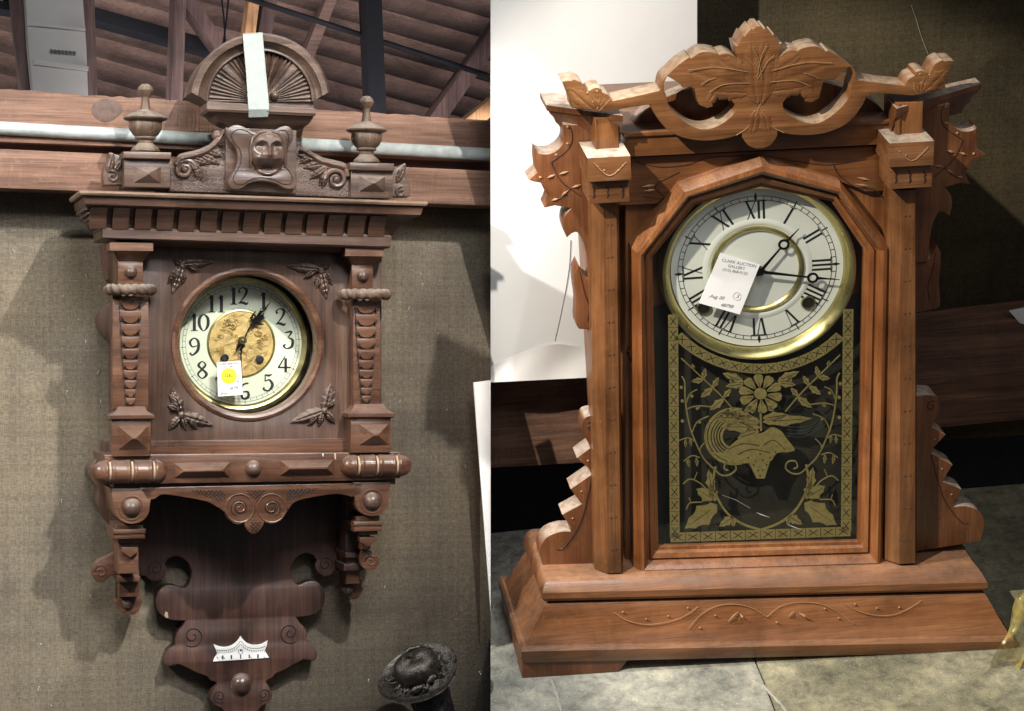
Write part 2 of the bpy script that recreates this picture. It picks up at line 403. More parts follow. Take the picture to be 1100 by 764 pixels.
stick('roof_rafter', (552, 96), (500, 138), 15, -420, 60, orangew, 'pale sunlit timber end just above the beam, far right of the roof', 'rafter')
for x0, x1, t in ((236, 243, 0), (247, 238, 1)):
    m = MB().tube([P3(x0, -20, -430), P3((x0+x1)/2+1, 20, -430), P3(x1, 60, -430)], .0011, 6)
    top('cable', FL, m, blackp, ['thin black cable hanging left of the orange post', 'second black cable, slanting beside the hanging one'][t], 'cable', clip='L')
dm = MB(); dm.prism(FL, [(26, -20), (88, -20), (93, 50), (96, 130), (38, 130), (30, 50)], -470, -560, 2)
du = root('air_duct', FL, FL.P(62, 125, -500), 'pale square duct rising behind the beam in the top left corner', 'duct')
mk('duct_body', dm, ductm, du)
mk('joint', MB().prism(FL, [(36, 64), (95, 71), (95, 76), (36, 69)], -466, -472, .5), ductm, du); mk('joint', MB().prism(FL, [(29, 24), (92, 30), (92, 33), (29, 27)], -466, -472, .5), ductm, du)
sm_ = MB()
for k in range(7): sm_.ribbon(FL, [(54+k*4, 53+k*.4, 2), (56+k*4, 55+k*.3, 3), (57+k*4, 54+k*.3, 1.4)], -465, .5)
mk('black_mark', sm_, ink, du)
# wall staples / plaster specks
stap = simple('dull_staple', (.42, .41, .38), .6)
spk = [(92, 295), (97, 302), (46, 268), (68, 318), (84, 343), (29, 292), (72, 420), (66, 537), (106, 399), (108, 430), (44, 692), (83, 430), (97, 640), (452, 294), (454, 305), (421, 424), (430, 430), (440, 330), (414, 629), (515, 722), (396, 730), (42, 738), (55, 758), (487, 560), (471, 357), (58, 226), (14, 268), (92, 366), (93, 377), (480, 440), (500, 500)]
for i, (x, y) in enumerate(spk):
    m = MB(); c = FL.P(x, y, -109.4); r = random.uniform(.4, 1.0)*PX
    m.lathe(c, 'y', [(r, -.0003), (r*.8, .0008), (1e-6, .0011)], 7)
    if random.random() < .4: m.tube([c, c+Vector((random.uniform(-.002, .002), -.001, -.003))], .0003, 5)
    top('wall_staple', FL, m, stap, 'tiny pale staple stuck in the grey burlap', 'staple', group='staples in the grey burlap')
top('white_card', FL, MB().prism(FL, [(509, 411), (560, 404), (560, 760), (528, 668)], -70, -74, .3), paper, 'white card edge leaning at the right end of the grey burlap', 'card', clip='L')

# ================================================================== WALL CLOCK
AX = {FL: FL.P(260, 640, -95).x, FR: 0}
C1 = root('wall_clock', FL, FL.P(262, 764, -100), 'tall dark carved walnut wall clock with cream dial and two urn finials', 'clock')
# ---- case
hole = circ(267, 370, 75.5, 77.5, n=72)
mk('case_front', MB().prism(FL, [(150, 262), (392, 266), (392, 490), (150, 490)], 0, -14, .5, [hole]), WLz, C1)
cb = MB()
cb.box(FL, 128, 262, 146, 518, -1, -108); cb.box(FL, 392, 262, 410, 515, -1, -108)
cb.box(FL, 128, 250, 410, 272, -5, -108); cb.box(FL, 128, 486, 410, 512, -5, -108)
mk('case_body', cb, WLz, C1)
mk('case_interior', MB().box(FL, 140, 262, 398, 500, -52, -56), slate, C1)
rg = MB(); c = FL.P(267, 370, 0)
R0 = .0762
rg.lathe(c, 'y', [(R0+.0065, -.001), (R0+.006, .0018), (R0+.003, .0032), (R0, .0022), (R0-.002, -.002), (R0-.001, -.026)], 80)
mk('glazing_ring', rg, WLr, C1)
# ears of the back board
for e_, h_ in ((catmull([(130, 320), (112, 330), (105, 342), (108, 356), (118, 368), (122, 378), (130, 380)], 5), -80),
    (catmull([(135, 468), (114, 474), (112, 488), (104, 494), (96, 504), (97, 514), (106, 526), (104, 540), (112, 556), (122, 566), (135, 566)], 4), -60),
    ([(128, 255), (110, 262), (116, 300), (130, 310)], -70)): mk('side_ear', MB().prism(FL, e_, h_, -108, .5), WLz, C1)

# ---- cornice (mitred moulding: front + two returns)
def levels(F, lv, hb):
    rings = []
    for (pl, pr, hf, *rest) in lv:
        a, b = F.P(*pl, hf), F.P(*pr, hf)
        z = a.z; rings.append([Vector((a.x, -hf*PX, a.z)), Vector((b.x, -hf*PX, b.z)), Vector((b.x, -hb*PX, b.z)), Vector((a.x, -hb*PX, a.z))])
    return rings
cn = MB()
cn.loft(levels(FL, [((93, 221.5), (449, 233), 56), ((91, 219), (452, 231), 60), ((90, 210), (455, 222), 62), ((88, 209.5), (457, 221.5), 64)], -58))
mk('cornice_slab', cn, WLx, C1)
mk('cornice_edge', MB().loft(levels(FL, [((87, 209.3), (458, 221.3), 65.5), ((85.5, 207), (459.5, 219), 67), ((85.5, 204.5), (459.5, 216.6), 67)], -56)), EDGE, C1)
cv = MB()
prof = [(0, 54), (.12, 47), (.3, 41), (.5, 36.5), (.75, 33), (1, 31)]
cv.loft(levels(FL, [((92+20*t*(1.6-.6*t), 221+24*t), (447-26*t*(1.6-.6*t), 232.5+21*t), h) for t, h in prof], -58))
mk('cornice_cove', cv, WLx, C1)
# dentils following the cove
ad, bd = (94, 222), (434, 232.5)
nd = 15; dmb = MB()
for i in range(nd):
    x0 = 97+i*(24.2-.085*i)+2.2 - 24.2 + 23; x1 = x0+17.5
    if x1 > 436: break
    f = (x0-94)/340; yo = 222+10.8*f
    for _ in (0,):
        ring = []
        pr2 = [(0, 57), (.15, 53), (.35, 48.5), (.6, 44.5), (1, 41)]
        A, B = FL.P(x0, yo, 56), FL.P(x1, yo+.5, 56)
        zt = A.z-.0006; zb = A.z-.0215
        dmb.loft([[Vector((A.x, -h*PX, zt+(zb-zt)*t)), Vector((B.x, -h*PX, zt+(zb-zt)*t)), Vector((B.x, -.030, zt+(zb-zt)*t)), Vector((A.x, -.030, zt+(zb-zt)*t))] for t, h in pr2])
# dentil ridges on the left return
for k in range(6):
    A = FL.P(92, 221, 50)
    t = k/6
    dmb.tube([Vector((A.x+.018*t*1.2, -.052+.0035*k, A.z-.003-.0038*k)), Vector((A.x+.018*t*1.2, .05, A.z-.003-.0038*k))], .0016, 6)
mk('dentil_row', dmb, WLx, C1)
lf = MB().loft(levels(FL, [((113, 256.5), (417, 267), 38), ((110.5, 255), (420, 265), 40), ((110, 246), (420.5, 254), 40), ((112, 244.5), (418, 252.5), 38)], -60))
lf.loft(levels(FL, [((130, 263), (402, 273), 10), ((124, 258), (408, 267), 24), ((124, 254), (408, 264), 24)], -60))
mk('cornice_fascia', lf, WLx, C1)
# ---- frieze above the cornice
fz = MB()
fz.prism(FL, [(183, 181), (200, 178), (218, 171), (228, 164), (236, 157), (243, 150), (322, 152), (332, 170), (345, 179), (360, 186), (378, 189), (378, 212), (183, 205)], 18, -30, .5)
mk('stippled_panel', fz, WLs, C1)
for A_1, B_1, P_1, ix in (((133.5, 170, 183, 201.5), (132.5, 162.5, 184, 171), (143.5, 178.5, 173, 197), 14.2), ((377, 182.5, 422, 213), (376, 174.5, 423.5, 183.5), (385.5, 189, 413.5, 206.5), 13.2)):
    bl = MB(); bl.box(FL, *A_1, 26, -30); bl.box(FL, *B_1, 33, -34, 1)
    fbk = mk('finial_block', bl, WLd, C1)
    mk('pyramid_boss', MB().frus(FL, *P_1, 26, 37, ix, 8.3), WLd, fbk)
def finial(cx, y0, y1, k, lean=0):
    ztop, zbot = FL.P(cx, y0, 0).z, FL.P(cx, y1, 0).z; c = FL.P(cx, y1, 0); H = ztop-zbot
    pr = [(0, 1), (.055, .99), (.1, .955), (.122, .9), (.1, .84), (.065, .81), (.058, .79), (.062, .70), (.082, .615), (.10, .60), (.2, .565), (.305, .515), (.325, .49), (.315, .47), (.25, .445), (.235, .43), (.245, .38), (.235, .32), (.19, .25), (.145, .215), (.16, .205), (.155, .185), (.115, .17), (.112, .12), (.14, .09), (.19, .05), (.215, .01), (.215, 0)]
    return MB().lathe(Vector((c.x, 0, zbot)), 'z', [(max(r*H*k, 1e-6), t*H) for r, t in pr], 36)
mk('urn_finial', finial(156.2, 90, 163, 1.0), WLf, C1)
mk('urn_finial', finial(393.6, 103, 175, .95), WLf, C1)
def acanthus(mb, cx, cy, r, sg, tip, lf2):
    # spiral volute then a swelling stem to the tip
    pts = []; rr = []
    for k in range(40):
        t = k/39; a = radians(90)+sg*(-1)*0 + sg*(t*1.6*2*pi); q = r*(.25+.75*t)
        pts.append((cx+q*cos(a)*1.1, cy-q*sin(a))); rr.append(1.2+2.6*t)
    lx, ly = pts[-1]
    for k in range(1, 14):
        t = k/13
        x = lx+(tip[0]-lx)*t; y = ly+(tip[1]-ly)*t - 0*sin(pi*t)+5*sin(pi*t)*(1 if True else 0)
        pts.append((x, y)); rr.append(3.8+2.5*sin(pi*t)-1.8*t)
    mb.tube([FL.P(x, y, 20) for x, y in pts], [q*PX for q in rr], 10, 1.3)
    for b, t, w in lf2: mb.leaf(FL, b, t, w, 19, 5, 3)
ac = MB()
# left volute: spiral around (198,182)
ac.spiral(FL, 198.5, 182, 2, 11.5, 1.55, 200, 20, 1.7, 9, -1, 1.5, 1.9)
ac.line(FL, [(188, 178), (194, 170), (205, 167), (218, 163), (228, 157), (236, 148), (240, 140)], 21, [2.5]+[3.4]*5+[4.2]*8+[4]*8+[3.4]*8+[2.6]*7, 10, 1.5, 6)
for b, t, w in (((200, 172), (216, 186), 9), ((207, 172), (219, 196), 9), ((205, 170), (225, 176), 9), ((214, 166), (236, 176), 10), ((222, 162), (239, 168), 9), ((210, 180), (214, 193), 7), ((230, 150), (240, 158), 7)): ac.leaf(FL, b, t, w, 19, 5, 3)
ac.ball(FL.P(233.5, 146, 18), .006, 1.2)
ac.ball(FL.P(198.5, 182, 18), .004, 1)
mk('acanthus_scroll', ac, WLd, C1)
ac = MB()
ac.spiral(FL, 361, 193, 2, 11.5, 1.55, -20, 20, 1.7, 9, 1, 1.5, 1.9)
ac.line(FL, [(374, 190), (370, 180), (358, 176), (346, 173), (337, 168), (328, 163), (322, 160)], 21, [2.5]+[3.4]*5+[4.2]*8+[4]*8+[3.4]*8+[2.6]*7, 10, 1.5, 6)
for b, t, w in (((352, 183), (343, 200), 9), ((350, 180), (333, 192), 9), ((346, 176), (326, 180), 10), ((340, 172), (320, 166), 9), ((350, 190), (346, 202), 7), ((334, 168), (322, 175), 8)): ac.leaf(FL, b, t, w, 19, 5, 3)
ac.ball(FL.P(361, 193, 18), .005, 1)
mk('acanthus_scroll', ac, WLd, C1)
es = MB()
es.prism(FL, catmull([(112, 198.5), (111, 188), (113, 178), (117, 171), (117, 164), (124, 166), (132, 172), (133, 198)], 4), 8, -20, .6)
es.spiral(FL, 121, 190, 1, 6.5, 1.3, 0, 9, 1.2, 8, 1, 1.3, 1.4); es.leaf(FL, (116, 186), (122, 165), 9, 8, 4, 3); es.leaf(FL, (123, 184), (131, 172), 8, 8, 4, 2)
mk('end_scroll', es, WLd, C1)
es = MB()
es.prism(FL, catmull([(422, 211), (422, 186), (430, 179), (436, 176), (436, 190), (441, 200), (441, 211)], 4), 8, -20, .6)
es.spiral(FL, 430.5, 206, 1, 6, 1.3, 180, 9, 1.2, 8, -1, 1.3, 1.4); es.leaf(FL, (426, 196), (435, 177), 9, 8, 4, 3)
mk('end_scroll', es, WLd, C1)
# ---- mask plaque
ZP = lambda pts: zl(230, 125, 8.49, pts)
plq = catmull(ZP([(115, 120), (190, 78), (270, 95), (350, 140), (430, 155), (520, 140), (610, 95), (680, 92), (718, 140), (715, 220), (665, 300), (660, 380), (690, 470), (755, 570), (740, 650), (650, 655), (560, 610), (430, 590), (320, 610), (250, 655), (170, 660), (130, 610), (150, 550), (190, 480), (215, 390), (205, 300), (150, 230), (118, 180)]), 4, True)
pk = MB().prism(FL, [(242.5, 137), (318.5, 140), (318.5, 208), (242.5, 204)], 24, -30, .7, [circ(287.5, 181, 15, 9.5, n=32)])
mk('plaque_block', pk, WLd, C1)
pq = MB().prism(FL, plq, 37, 22, 1.2, [circ(287.5, 181, 14, 8.5, n=32)])
pl_o = mk('mask_plaque', pq, WLd, C1)
inn = catmull([(FX+(x-FX)*.86, FY+(y-FY)*.86) for (FX, FY) in [(281, 169)] for x, y in plq[::4]], 4, True)
mk('plaque_groove', MB().line(FL, inn+[inn[0]], 37.2, .55), grooveL, C1)
fm = MB(); nx, ny = 44, 44; vs = []; fs = []
cF = FL.P(287.5, 163.5, 36)
def G(x, y, a, b, s, t): return math.exp(-((x-a)/s)**2-((y-b)/t)**2)
for j_ in range(ny+1):
    for i in range(nx+1):
        x = (i/nx*2-1); y = (j_/ny*2-1)
        rr = x*x/1.0+(y)**2
        d = max(0, 1-rr)**.55*13
        z = d+1
        z += 5.5*G(x, y, 0, .04, .11, .28)+4.0*G(x, y, 0, -.18, .19, .09)
        for sx in (-1, 1):
            ax_ = abs((x-sx*.40)); arc = .46-.55*ax_*ax_*2.2
            z += 3.4*math.exp(-((y-arc)/.075)**2-(ax_/.34)**4)                       # brow arches
            z -= 6*G(x, y, sx*.38, .19, .26, .13); z += 4.2*G(x, y, sx*.37, .14, .15, .065)
            z += 2.0*G(x, y, sx*.42, -.16, .2, .12); z += 2.4*math.exp(-((y+.36-.10*abs(x))/.07)**2-(ax_/.4)**4)
        z -= 15*G(x, y, 0, -.66, .60, .22)
        if rr > .98: z = -1.5
        vs.append(cF+Vector((x*.0195, -z*PX, y*.0245)))
for j_ in range(ny):
    for i in range(nx): a = j_*(nx+1)+i; fs.append((a, a+1, a+nx+2, a+nx+1))
fm.add(vs, fs)
for sx in (-1, 1):   # draped hair / lappets beside the face
    fm.tube([cF+Vector((sx*x*PX, -h*PX, z*PX)) for x, h, z in ((3, 7, 21), (10, 6, 20), (16, 5, 14), (18.5, 3, 3), (18, 3, -8), (19, 2, -16))], [.0016, .002, .0022, .002, .002, .001], 8)
mk('carved_face', fm, WLd, C1, 60)
# ---- fan pediment
pd_ = MB()
ZQ = lambda pts: zl(190, 30, 6.11, pts)
pd_.loft(levels(FL, [((250, 137.5), (316, 141), 14), ((240, 133), (325, 138), 18), ((232, 127), (332, 133), 26), ((228, 121), (336, 127), 31), ((226, 120), (337, 126), 33)], -20))
mk('pediment_cove', pd_, WLx, C1)
pe = MB().loft(levels(FL, [((224.5, 119.5), (338, 125), 35), ((222.5, 117), (339.5, 122), 37), ((222.5, 110), (339.5, 117.5), 37), ((224, 109), (338, 116.5), 35)], -20))
mk('pediment_ledge', pe, WLd, C1)
# arch moulding swept on an ellipse
ar = MB(); rings = []
cx0, cy0 = 279.5, 109
for k in range(61):
    a = radians(-0+k*3.0)
    rx, ry = 1, 1
    pr3 = [(75, -20), (75.5, 28), (74.5, 33), (73, 34.5), (67, 34), (66, 32), (64, 28.5), (61, 26), (58.5, 25), (58, 27), (56.5, 27.5), (55.5, 26.5), (55, 20), (55, -20)]
    ring = []
    for r, h in pr3:
        # ends are cut back in a concave curve
        px_, py_ = cx0+r*cos(a), cy0-r*sin(a)*.972
        e = max(0, 1-sin(a)*8) if r > 59 else 0
        py_ -= e*(r-56)*.55
        ring.append(FL.P(px_, py_, h) if h > 0 else Vector((FL.P(px_, py_, 40).x, -h*PX, FL.P(px_, py_, 40).z)))
    rings.append(ring)
ar.loft(rings)
mk('arch_moulding', ar, WLd, C1)
fn = MB(); nr = 150; ringA = []; ringB = []; vs = []
fcx, fcy = 282, 109
for k in range(nr+1):
    a = pi*k/nr
    ph = (k/nr*34)
    tri = abs((ph % 1)-.5)*2
    big = math.exp(-((k/nr-.25)/.035)**2)+math.exp(-((k/nr-.75)/.035)**2)+math.exp(-((k/nr-.5)/.03)**2)
    hh = 20+4.5*tri*(1-min(big, 1))+4.5*min(big, 1)
    row = [FL.P(fcx+3*cos(a), fcy-3*sin(a), 24)]
    for q in (14, 30, 48, 54.5):
        row.append(FL.P(fcx+(q)*cos(a)-(2.5*q/50), fcy-q*sin(a)*.97, 21+(hh-21)*min(1, q/34)))
    row.append(FL.P(fcx-2.5+56*cos(a), fcy-56*sin(a)*.97, 16))
    vs.append(row)
n_ = len(vs[0]); fn.add([p for r in vs for p in r], [(i*n_+j, i*n_+j+1, (i+1)*n_+j+1, (i+1)*n_+j) for i in range(nr) for j in range(n_-1)])
fn.prism(FL, [(226, 110), (337, 117), (337, 106), (226, 100)], 20, -10, .5)
mk('carved_fan', fn, WLd, C1, 20)
mk('fan_boss', MB().ball(FL.P(294.5, 103, 22), .0052, 1.4), WLd, C1)
# ---- pilasters
def pilaster(x0, x1, bx, yb, cap, neck, ring, foot, block, pyr, shx):
    p = MB()
    (ca, cy_a, cb_, cy_b, cyt) = cap
    a, b = FL.P(ca, cy_a, 34), FL.P(cb_, cy_b, 34)
    p2 = MB()
    def rect(xa, ya, xb, h, hb=-2):
        A, B = FL.P(xa, ya, h), FL.P(xb, ya, h); return [Vector((A.x, -h*PX, A.z)), Vector((B.x, -h*PX, A.z)), Vector((B.x, -hb*PX, A.z)), Vector((A.x, -hb*PX, A.z))]
    p.loft([rect(neck[0], cyt, neck[1], 20), rect(ca+3, cy_b+1, cb_-3, 32), rect(ca, cy_b, cb_, 35), rect(ca, cy_a, cb_, 35), rect(ca+1.5, cy_a-1, cb_-1.5, 33)])
    p.box(FL, neck[0], cyt-1, neck[1], ring[2]+3, 20, -2)
    p.box(FL, shx[0], ring[3]-4, shx[1], foot[0]+2, 17, -2, .6)
    p.loft([rect(foot[3]+1, foot[4]+1.5, foot[5]-1, 30), rect(foot[3], foot[4], foot[5], 33), rect(foot[3], foot[4]-3.5, foot[5], 33), rect((foot[1]*.75+foot[3]*.25), foot[0]+5, (foot[2]*.75+foot[5]*.25), 26), rect(foot[1], foot[0], foot[2], 20)])
    p.box(FL, block[0], block[1], block[2], block[3], 28, -2)
    o1 = mk('pilaster', p, WLr, C1)
    mk('capital_boss', MB().ball(FL.P(*bx, 20), .0068, 1.1), WLd, o1)
    q = MB().frus(FL, *pyr, 28, 40, (pyr[2]-pyr[0])*.42, (pyr[3]-pyr[1])*.47)
    mk('pyramid', q, WLr, o1)
    # twisted rope ring
    A, B = FL.P(ring[0], (ring[2]+ring[3])/2, 18), FL.P(ring[1], (ring[2]+ring[3])/2, 18)
    r = MB(); W = (B.x-A.x)/2; mx = (A.x+B.x)/2; zz = (A.z+B.z)/2
    nn = 150
    cpts = []
    for k in range(nn+1):
        t = k/nn; a_ = pi*(1-t)
        cpts.append(Vector((mx+(W-.005)*cos(a_)*(1 if True else 1), -.012-.021*sin(a_)**.6, zz)))
    rr = []
    ringsR = []
    for k, c_ in enumerate(cpts):
        t = (cpts[min(k+1, nn)]-cpts[max(k-1, 0)]).normalized(); up = Vector((0, 0, 1)); sd = t.cross(up).normalized()
        ringsR.append([c_+(up*sin(2*pi*j/14)+sd*cos(2*pi*j/14))*(.0056+.0006*cos(2*(2*pi*j/14)+k/nn*52)) for j in range(14)])
    r.loft(ringsR)
    mk('rope_ring', r, WLf, o1, 50)
    # husk drop carving
    hk = MB(); gr = MB()
    y0, y1 = ring[3]+1, foot[0]-1; n7 = 10; yy = y0; cx_ = (shx[0]+shx[1])/2
    ws = [26-1.75*i for i in range(n7)]; hs = [15.5-.75*i for i in range(n7)]; tot = sum(hs); sc_ = (y1-y0)/tot
    for i in range(n7):
        w, hgt = ws[i]/2*.95, hs[i]*sc_
        pts = [(cx_-w, yy), (cx_+w, yy), (cx_+w, yy+hgt*.42)]+[(cx_+w*.78*cos(radians(a)), yy+hgt*.45+hgt*.5*sin(radians(a))) for a in range(10, 171, 20)]+[(cx_-w, yy+hgt*.42)]
        hk.prism(FL, pts, 21.5-.1*i, 16, .9); gr.line(FL, pts[2:-1], 19.2, .5, 5)
        for sgn in (-1, 1): gr.prism(FL, [(cx_+sgn*(w-1.2)-1.3, yy+hgt*.5), (cx_+sgn*(w-1.2)+1.3, yy+hgt*.5), (cx_+sgn*(w-1.2)+1, yy+hgt*.72), (cx_+sgn*(w-1.2)-1, yy+hgt*.78)], 22, 16, .1)
        yy += hgt
    mk('husk_drop', hk, WLr, o1); mk('drill_mark', gr, grooveL, o1)
pilaster(0, 0, (140.7, 292.3), 0, (118, 261, 164.5, 269, 281), (127, 153.5), (112, 168, 305, 318), (437, 127, 155.6, 117.5, 450, 166), (120.5, 451, 162, 490), (127, 458, 159, 483), (121, 159.5))
pilaster(0, 0, (389.7, 296.5), 0, (371, 266, 412.5, 275, 285), (378, 400.5), (364, 420, 310, 323), (434, 381, 412, 374, 448, 423.5), (376.8, 449, 420, 486), (386, 456, 417, 478), (379.5, 408))
# ---- carved corner leaves
def spray(parts, boss=None):
    m = MB()
    for b, t, w in parts: m.leaf(FL, b, t, w, 0.3, 7, 4)
    if boss: m.ball(FL.P(*boss, 4), .0036, 1.0)
    mk('carved_leaf', m, WLd, C1)
spray([((194, 284), (230, 281), 13), ((196, 284), (185, 316), 14), ((192, 286), (180, 305), 8), ((194, 284), (186, 279), 8), ((200, 284), (214, 292), 9), ((197, 292), (196, 306), 8)], (196, 286))
spray([((345, 290), (308, 286), 13), ((344, 290), (351, 322), 14), ((347, 291), (357, 306), 8), ((346, 289), (354, 283), 8), ((338, 290), (326, 299), 9), ((342, 298), (340, 310), 8)], (345, 291))
spray([((195, 446), (184, 416), 14), ((195, 446), (229, 457), 14), ((193, 448), (181, 462), 9), ((196, 448), (200, 462), 9), ((203, 450), (212, 461), 8), ((190, 440), (180, 436), 8), ((192, 432), (181, 424), 8)], (195, 446))
spray([((348, 441), (356, 412), 14), ((348, 441), (312, 454), 14), ((350, 443), (360, 455), 9), ((346, 443), (342, 458), 9), ((340, 446), (330, 457), 8), ((352, 436), (361, 430), 8), ((351, 428), (360, 421), 8)], (348.5, 441.5))
# ---- lower rail
tx = MB().prism(FL, [(162, 474), (377, 471), (377, 487), (162, 488.5)], 6, -4, .5); mk('rippled_strip', tx, WLr, C1)
rl = MB().prism(FL, [(112, 489), (432, 486), (430, 514), (400, 516), (114, 520.5)], 22, -100, .8)
mk('lower_rail', rl, WLr, C1)
rb = MB().prism(FL, [(122, 517), (425, 513), (425, 520), (122, 527)], 12, -100, .8); mk('rail_moulding', rb, WLx, C1)
lz = MB(); lz.frus(FL, 186.8, 497.5, 247, 513, 22, 31, 9, 7.4); mk('lozenge', lz, WLr, C1)
lz = MB(); lz.frus(FL, 300.5, 495, 358.5, 510.5, 22, 31, 9, 7.4); mk('lozenge', lz, WLr, C1)
mk('rail_boss', MB().ball(FL.P(272.3, 503.3, 22), .0088, 1.0), WLd, C1)
mk('paint_chip', MB().prism(FL, [(359, 487), (361, 487), (361, 494), (359.5, 493)], 22.4, 21, 0), paleL, C1); mk('paint_chip', MB().prism(FL, [(346, 487.5), (347.6, 487.2), (347.3, 491)], 22.4, 21, 0), paper, C1)
def spindle(xa, xb, yc, r, grooves):
    A, B = FL.P(xa, yc, 24), FL.P(xb, yc, 24); L = B.x-A.x; r *= PX
    pr = [(1e-6, 0)]
    N_ = 80
    gs = [(FL.P(g, yc, 30).x-A.x) for g in grooves]
    for k in range(1, N_):
        t = k/N_*L; e = min(t, L-t)
        q = r*min(1, math.sqrt(max(0, 1-(1-min(e/.014, 1))**2)))
        q *= 1-.16*math.exp(-((abs(t-L/2)/(L/2))**6))*0
        for g in gs:
            q -= .0022*math.exp(-((t-g)/.0014)**2)-.0006*math.exp(-((abs(t-g)-.0035)/.0015)**2)
        pr.append((q, t))
    pr.append((1e-6, L))
    m = MB().lathe(Vector((A.x, -.022, A.z)), 'x', pr, 36)
    o1 = mk('half_spindle', m, WLr, C1)
    g2 = MB()
    for g in gs: g2.lathe(Vector((A.x+g, -.022, A.z)), 'x', [(r-.003, -.0012), (r-.0012, -.0010), (r-.0012, .0010), (r-.003, .0012)], 36)
    mk('worn_groove', g2, paleL, o1)
spindle(98.5, 180, 507.5, 12, (118.5, 142.3, 165.7)); spindle(366, 442.5, 501, 12.2, (385.7, 405.7, 426.9))
# ---- apron
ap = [(150, 524), (390, 519), (388, 531)]+catmull([(378, 534), (363, 530.8), (340, 533.5), (322, 537.5), (315, 541), (309, 549), (302, 559), (292, 563), (284, 561)], 4)+catmull([(282, 566), (277, 572), (272.5, 573.5), (268, 572), (264, 567)], 3)+catmull([(262, 562), (254, 563.5), (246, 558), (241, 550), (232, 544), (222, 539), (200, 534.5), (180, 531.5), (172, 532), (166, 536), (158, 537)], 4)
apo = mk('apron', MB().prism(FL, ap, 18, 2, .8), WLr, C1)
vr = MB()
for cx_, s_ in ((257.6, 1), (291.8, -1)):
    c_ = FL.P(cx_, 546, 18)
    vr.spiral(FL, cx_, 546, 1.5, 8.5, 1.4, 90, 18.6, .9, 7, s_)
    vr.line(FL, circ(cx_, 546, 15, n=40)+[(cx_+15, 546)], 18, 1.0)
mk('volute', vr, WLr, apo)
gv = MB()
for cx_, s_ in ((257.6, 1), (291.8, -1)):
    gv.spiral(FL, cx_, 546, 3.2, 10, 1.35, 90, 18.3, .55, 6, s_)
def hatch(poly):
    xs = [p[0] for p in poly]; ys = [p[1] for p in poly]
    def inside(x, y):
        r = False; j = len(poly)-1
        for i in range(len(poly)):
            if (poly[i][1] > y) != (poly[j][1] > y) and x < (poly[j][0]-poly[i][0])*(y-poly[i][1])/(poly[j][1]-poly[i][1])+poly[i][0]: r = not r
            j = i
        return r
    for sg in (1, -1):
        k = min(xs)-40
        while k < max(xs)+40:
            seg = []
            for q in range(60):
                y = min(ys)+(max(ys)-min(ys))*q/59; x = k+sg*(y-min(ys))
                if inside(x, y): seg.append((x, y))
            if len(seg) > 2: gv.line(FL, [seg[0], seg[-1]], 18.2, .45, 4)
            k += 4.2
hatch([(205, 527), (240, 527), (243, 536), (235, 539)]); hatch([(264, 527), (286, 527), (275, 540)]); hatch([(268, 561), (281, 561), (277, 571), (271, 571)]); hatch([(308, 526), (345, 524), (315, 536), (307, 538)])
mk('carved_groove', gv, grooveL, apo)
# ---- back board with scrolls
half = catmull([(157, 619), (162, 623.5), (169, 624), (176, 620), (179.5, 612), (177, 606)], 4)+catmull([(181, 600.5), (190, 597.5), (200, 602.5), (205.5, 613), (204, 625), (198, 632), (193, 631)], 4)+catmull([(188, 629), (179, 629), (171, 635), (167.7, 645), (170, 657), (178, 664.5)], 4)+[(186, 666.5), (200.5, 667)]+catmull([(199, 668), (196, 673), (190, 680), (188, 688), (188, 693), (181, 698), (177.5, 706), (177, 713), (180, 716)], 3)+catmull([(192, 713.5), (202, 718), (212, 723), (223, 727), (226, 731), (233, 734), (229, 741), (226, 750), (230, 757), (239, 762), (245, 775), (246, 800)], 3)
hl = [FL.P(x, y, -84) for x, y in half]; ax = FL.P(259.5, 660, -84).x
pts = [(p.x, p.z) for p in hl]; pts = [(FL.P(126, 520, -84).x, FL.P(126, 520, -84).z), (FL.P(126, 600, -84).x, FL.P(126, 600, -84).z), (FL.P(150, 618, -84).x, FL.P(150, 618, -84).z)]+pts
pts = pts+[(2*ax-x, z) for x, z in reversed(pts)]
bb = mk('back_board', MB().prism_l(pts, -84, -106, 1.2), WLb, C1)
sg_ = MB()
for cx_, cy_, r, s_, a0 in ((167.5, 611, 8, 1, 0), (207, 683.5, 12, -1, 90), (235.5, 748, 7, 1, 90)):
    for sgn in (1, -1):
        n0 = len(sg_.v); sg_.spiral(FL, cx_, cy_, 1.5, r, 1.6, a0, -83.6, .6, 6, s_)
        if sgn == -1:
            for v in sg_.v[n0:]: v.x = 2*ax-v.x
mk('scroll_groove', sg_, grooveL, bb)
mk('chipped_edge', MB().prism(FL, [(178, 657), (180, 658), (181, 664), (178.5, 664), (176.5, 661)], -83.3, -85, .1), paleL, bb)
bo = MB().ball(FL.P(259.5, 735, -84), .0112, .9); bo.lathe(FL.P(259.5, 735, -84), 'y', [(.0125, -.001), (.0122, .0016), (.0105, .002), (.0100, 0)], 32)
mk('board_boss', bo, WLd, C1)
ZS = lambda pts: zl(220, 675, 8.59, pts)
pp = ZS(catmull([(78, 145), (130, 165), (190, 172), (250, 155), (300, 115), (330, 70)], 4)+catmull([(345, 95), (390, 135), (450, 153), (520, 145), (580, 112)], 4)+catmull([(572, 160), (556, 205), (575, 240), (594, 272)], 4)+[(330, 292)]+catmull([(78, 308), (90, 270), (112, 235), (98, 190)], 4)[:-1])
sp_ = mk('pendulum_scale', MB().prism(FL, pp, -82.4, -84.2, .3), ivory, C1)
sm2 = MB()
for x, w in ((165, 1.4), (245, 1.6), (330, 1.2), (410, 1.2), (490, 1.6)): sm2.ribbon(FL, [(*ZS([(x, 250-(x-165)*.03)])[0], w), (*ZS([(x+1, 288-(x-165)*.04)])[0], w)], -82.2, .2, 0)
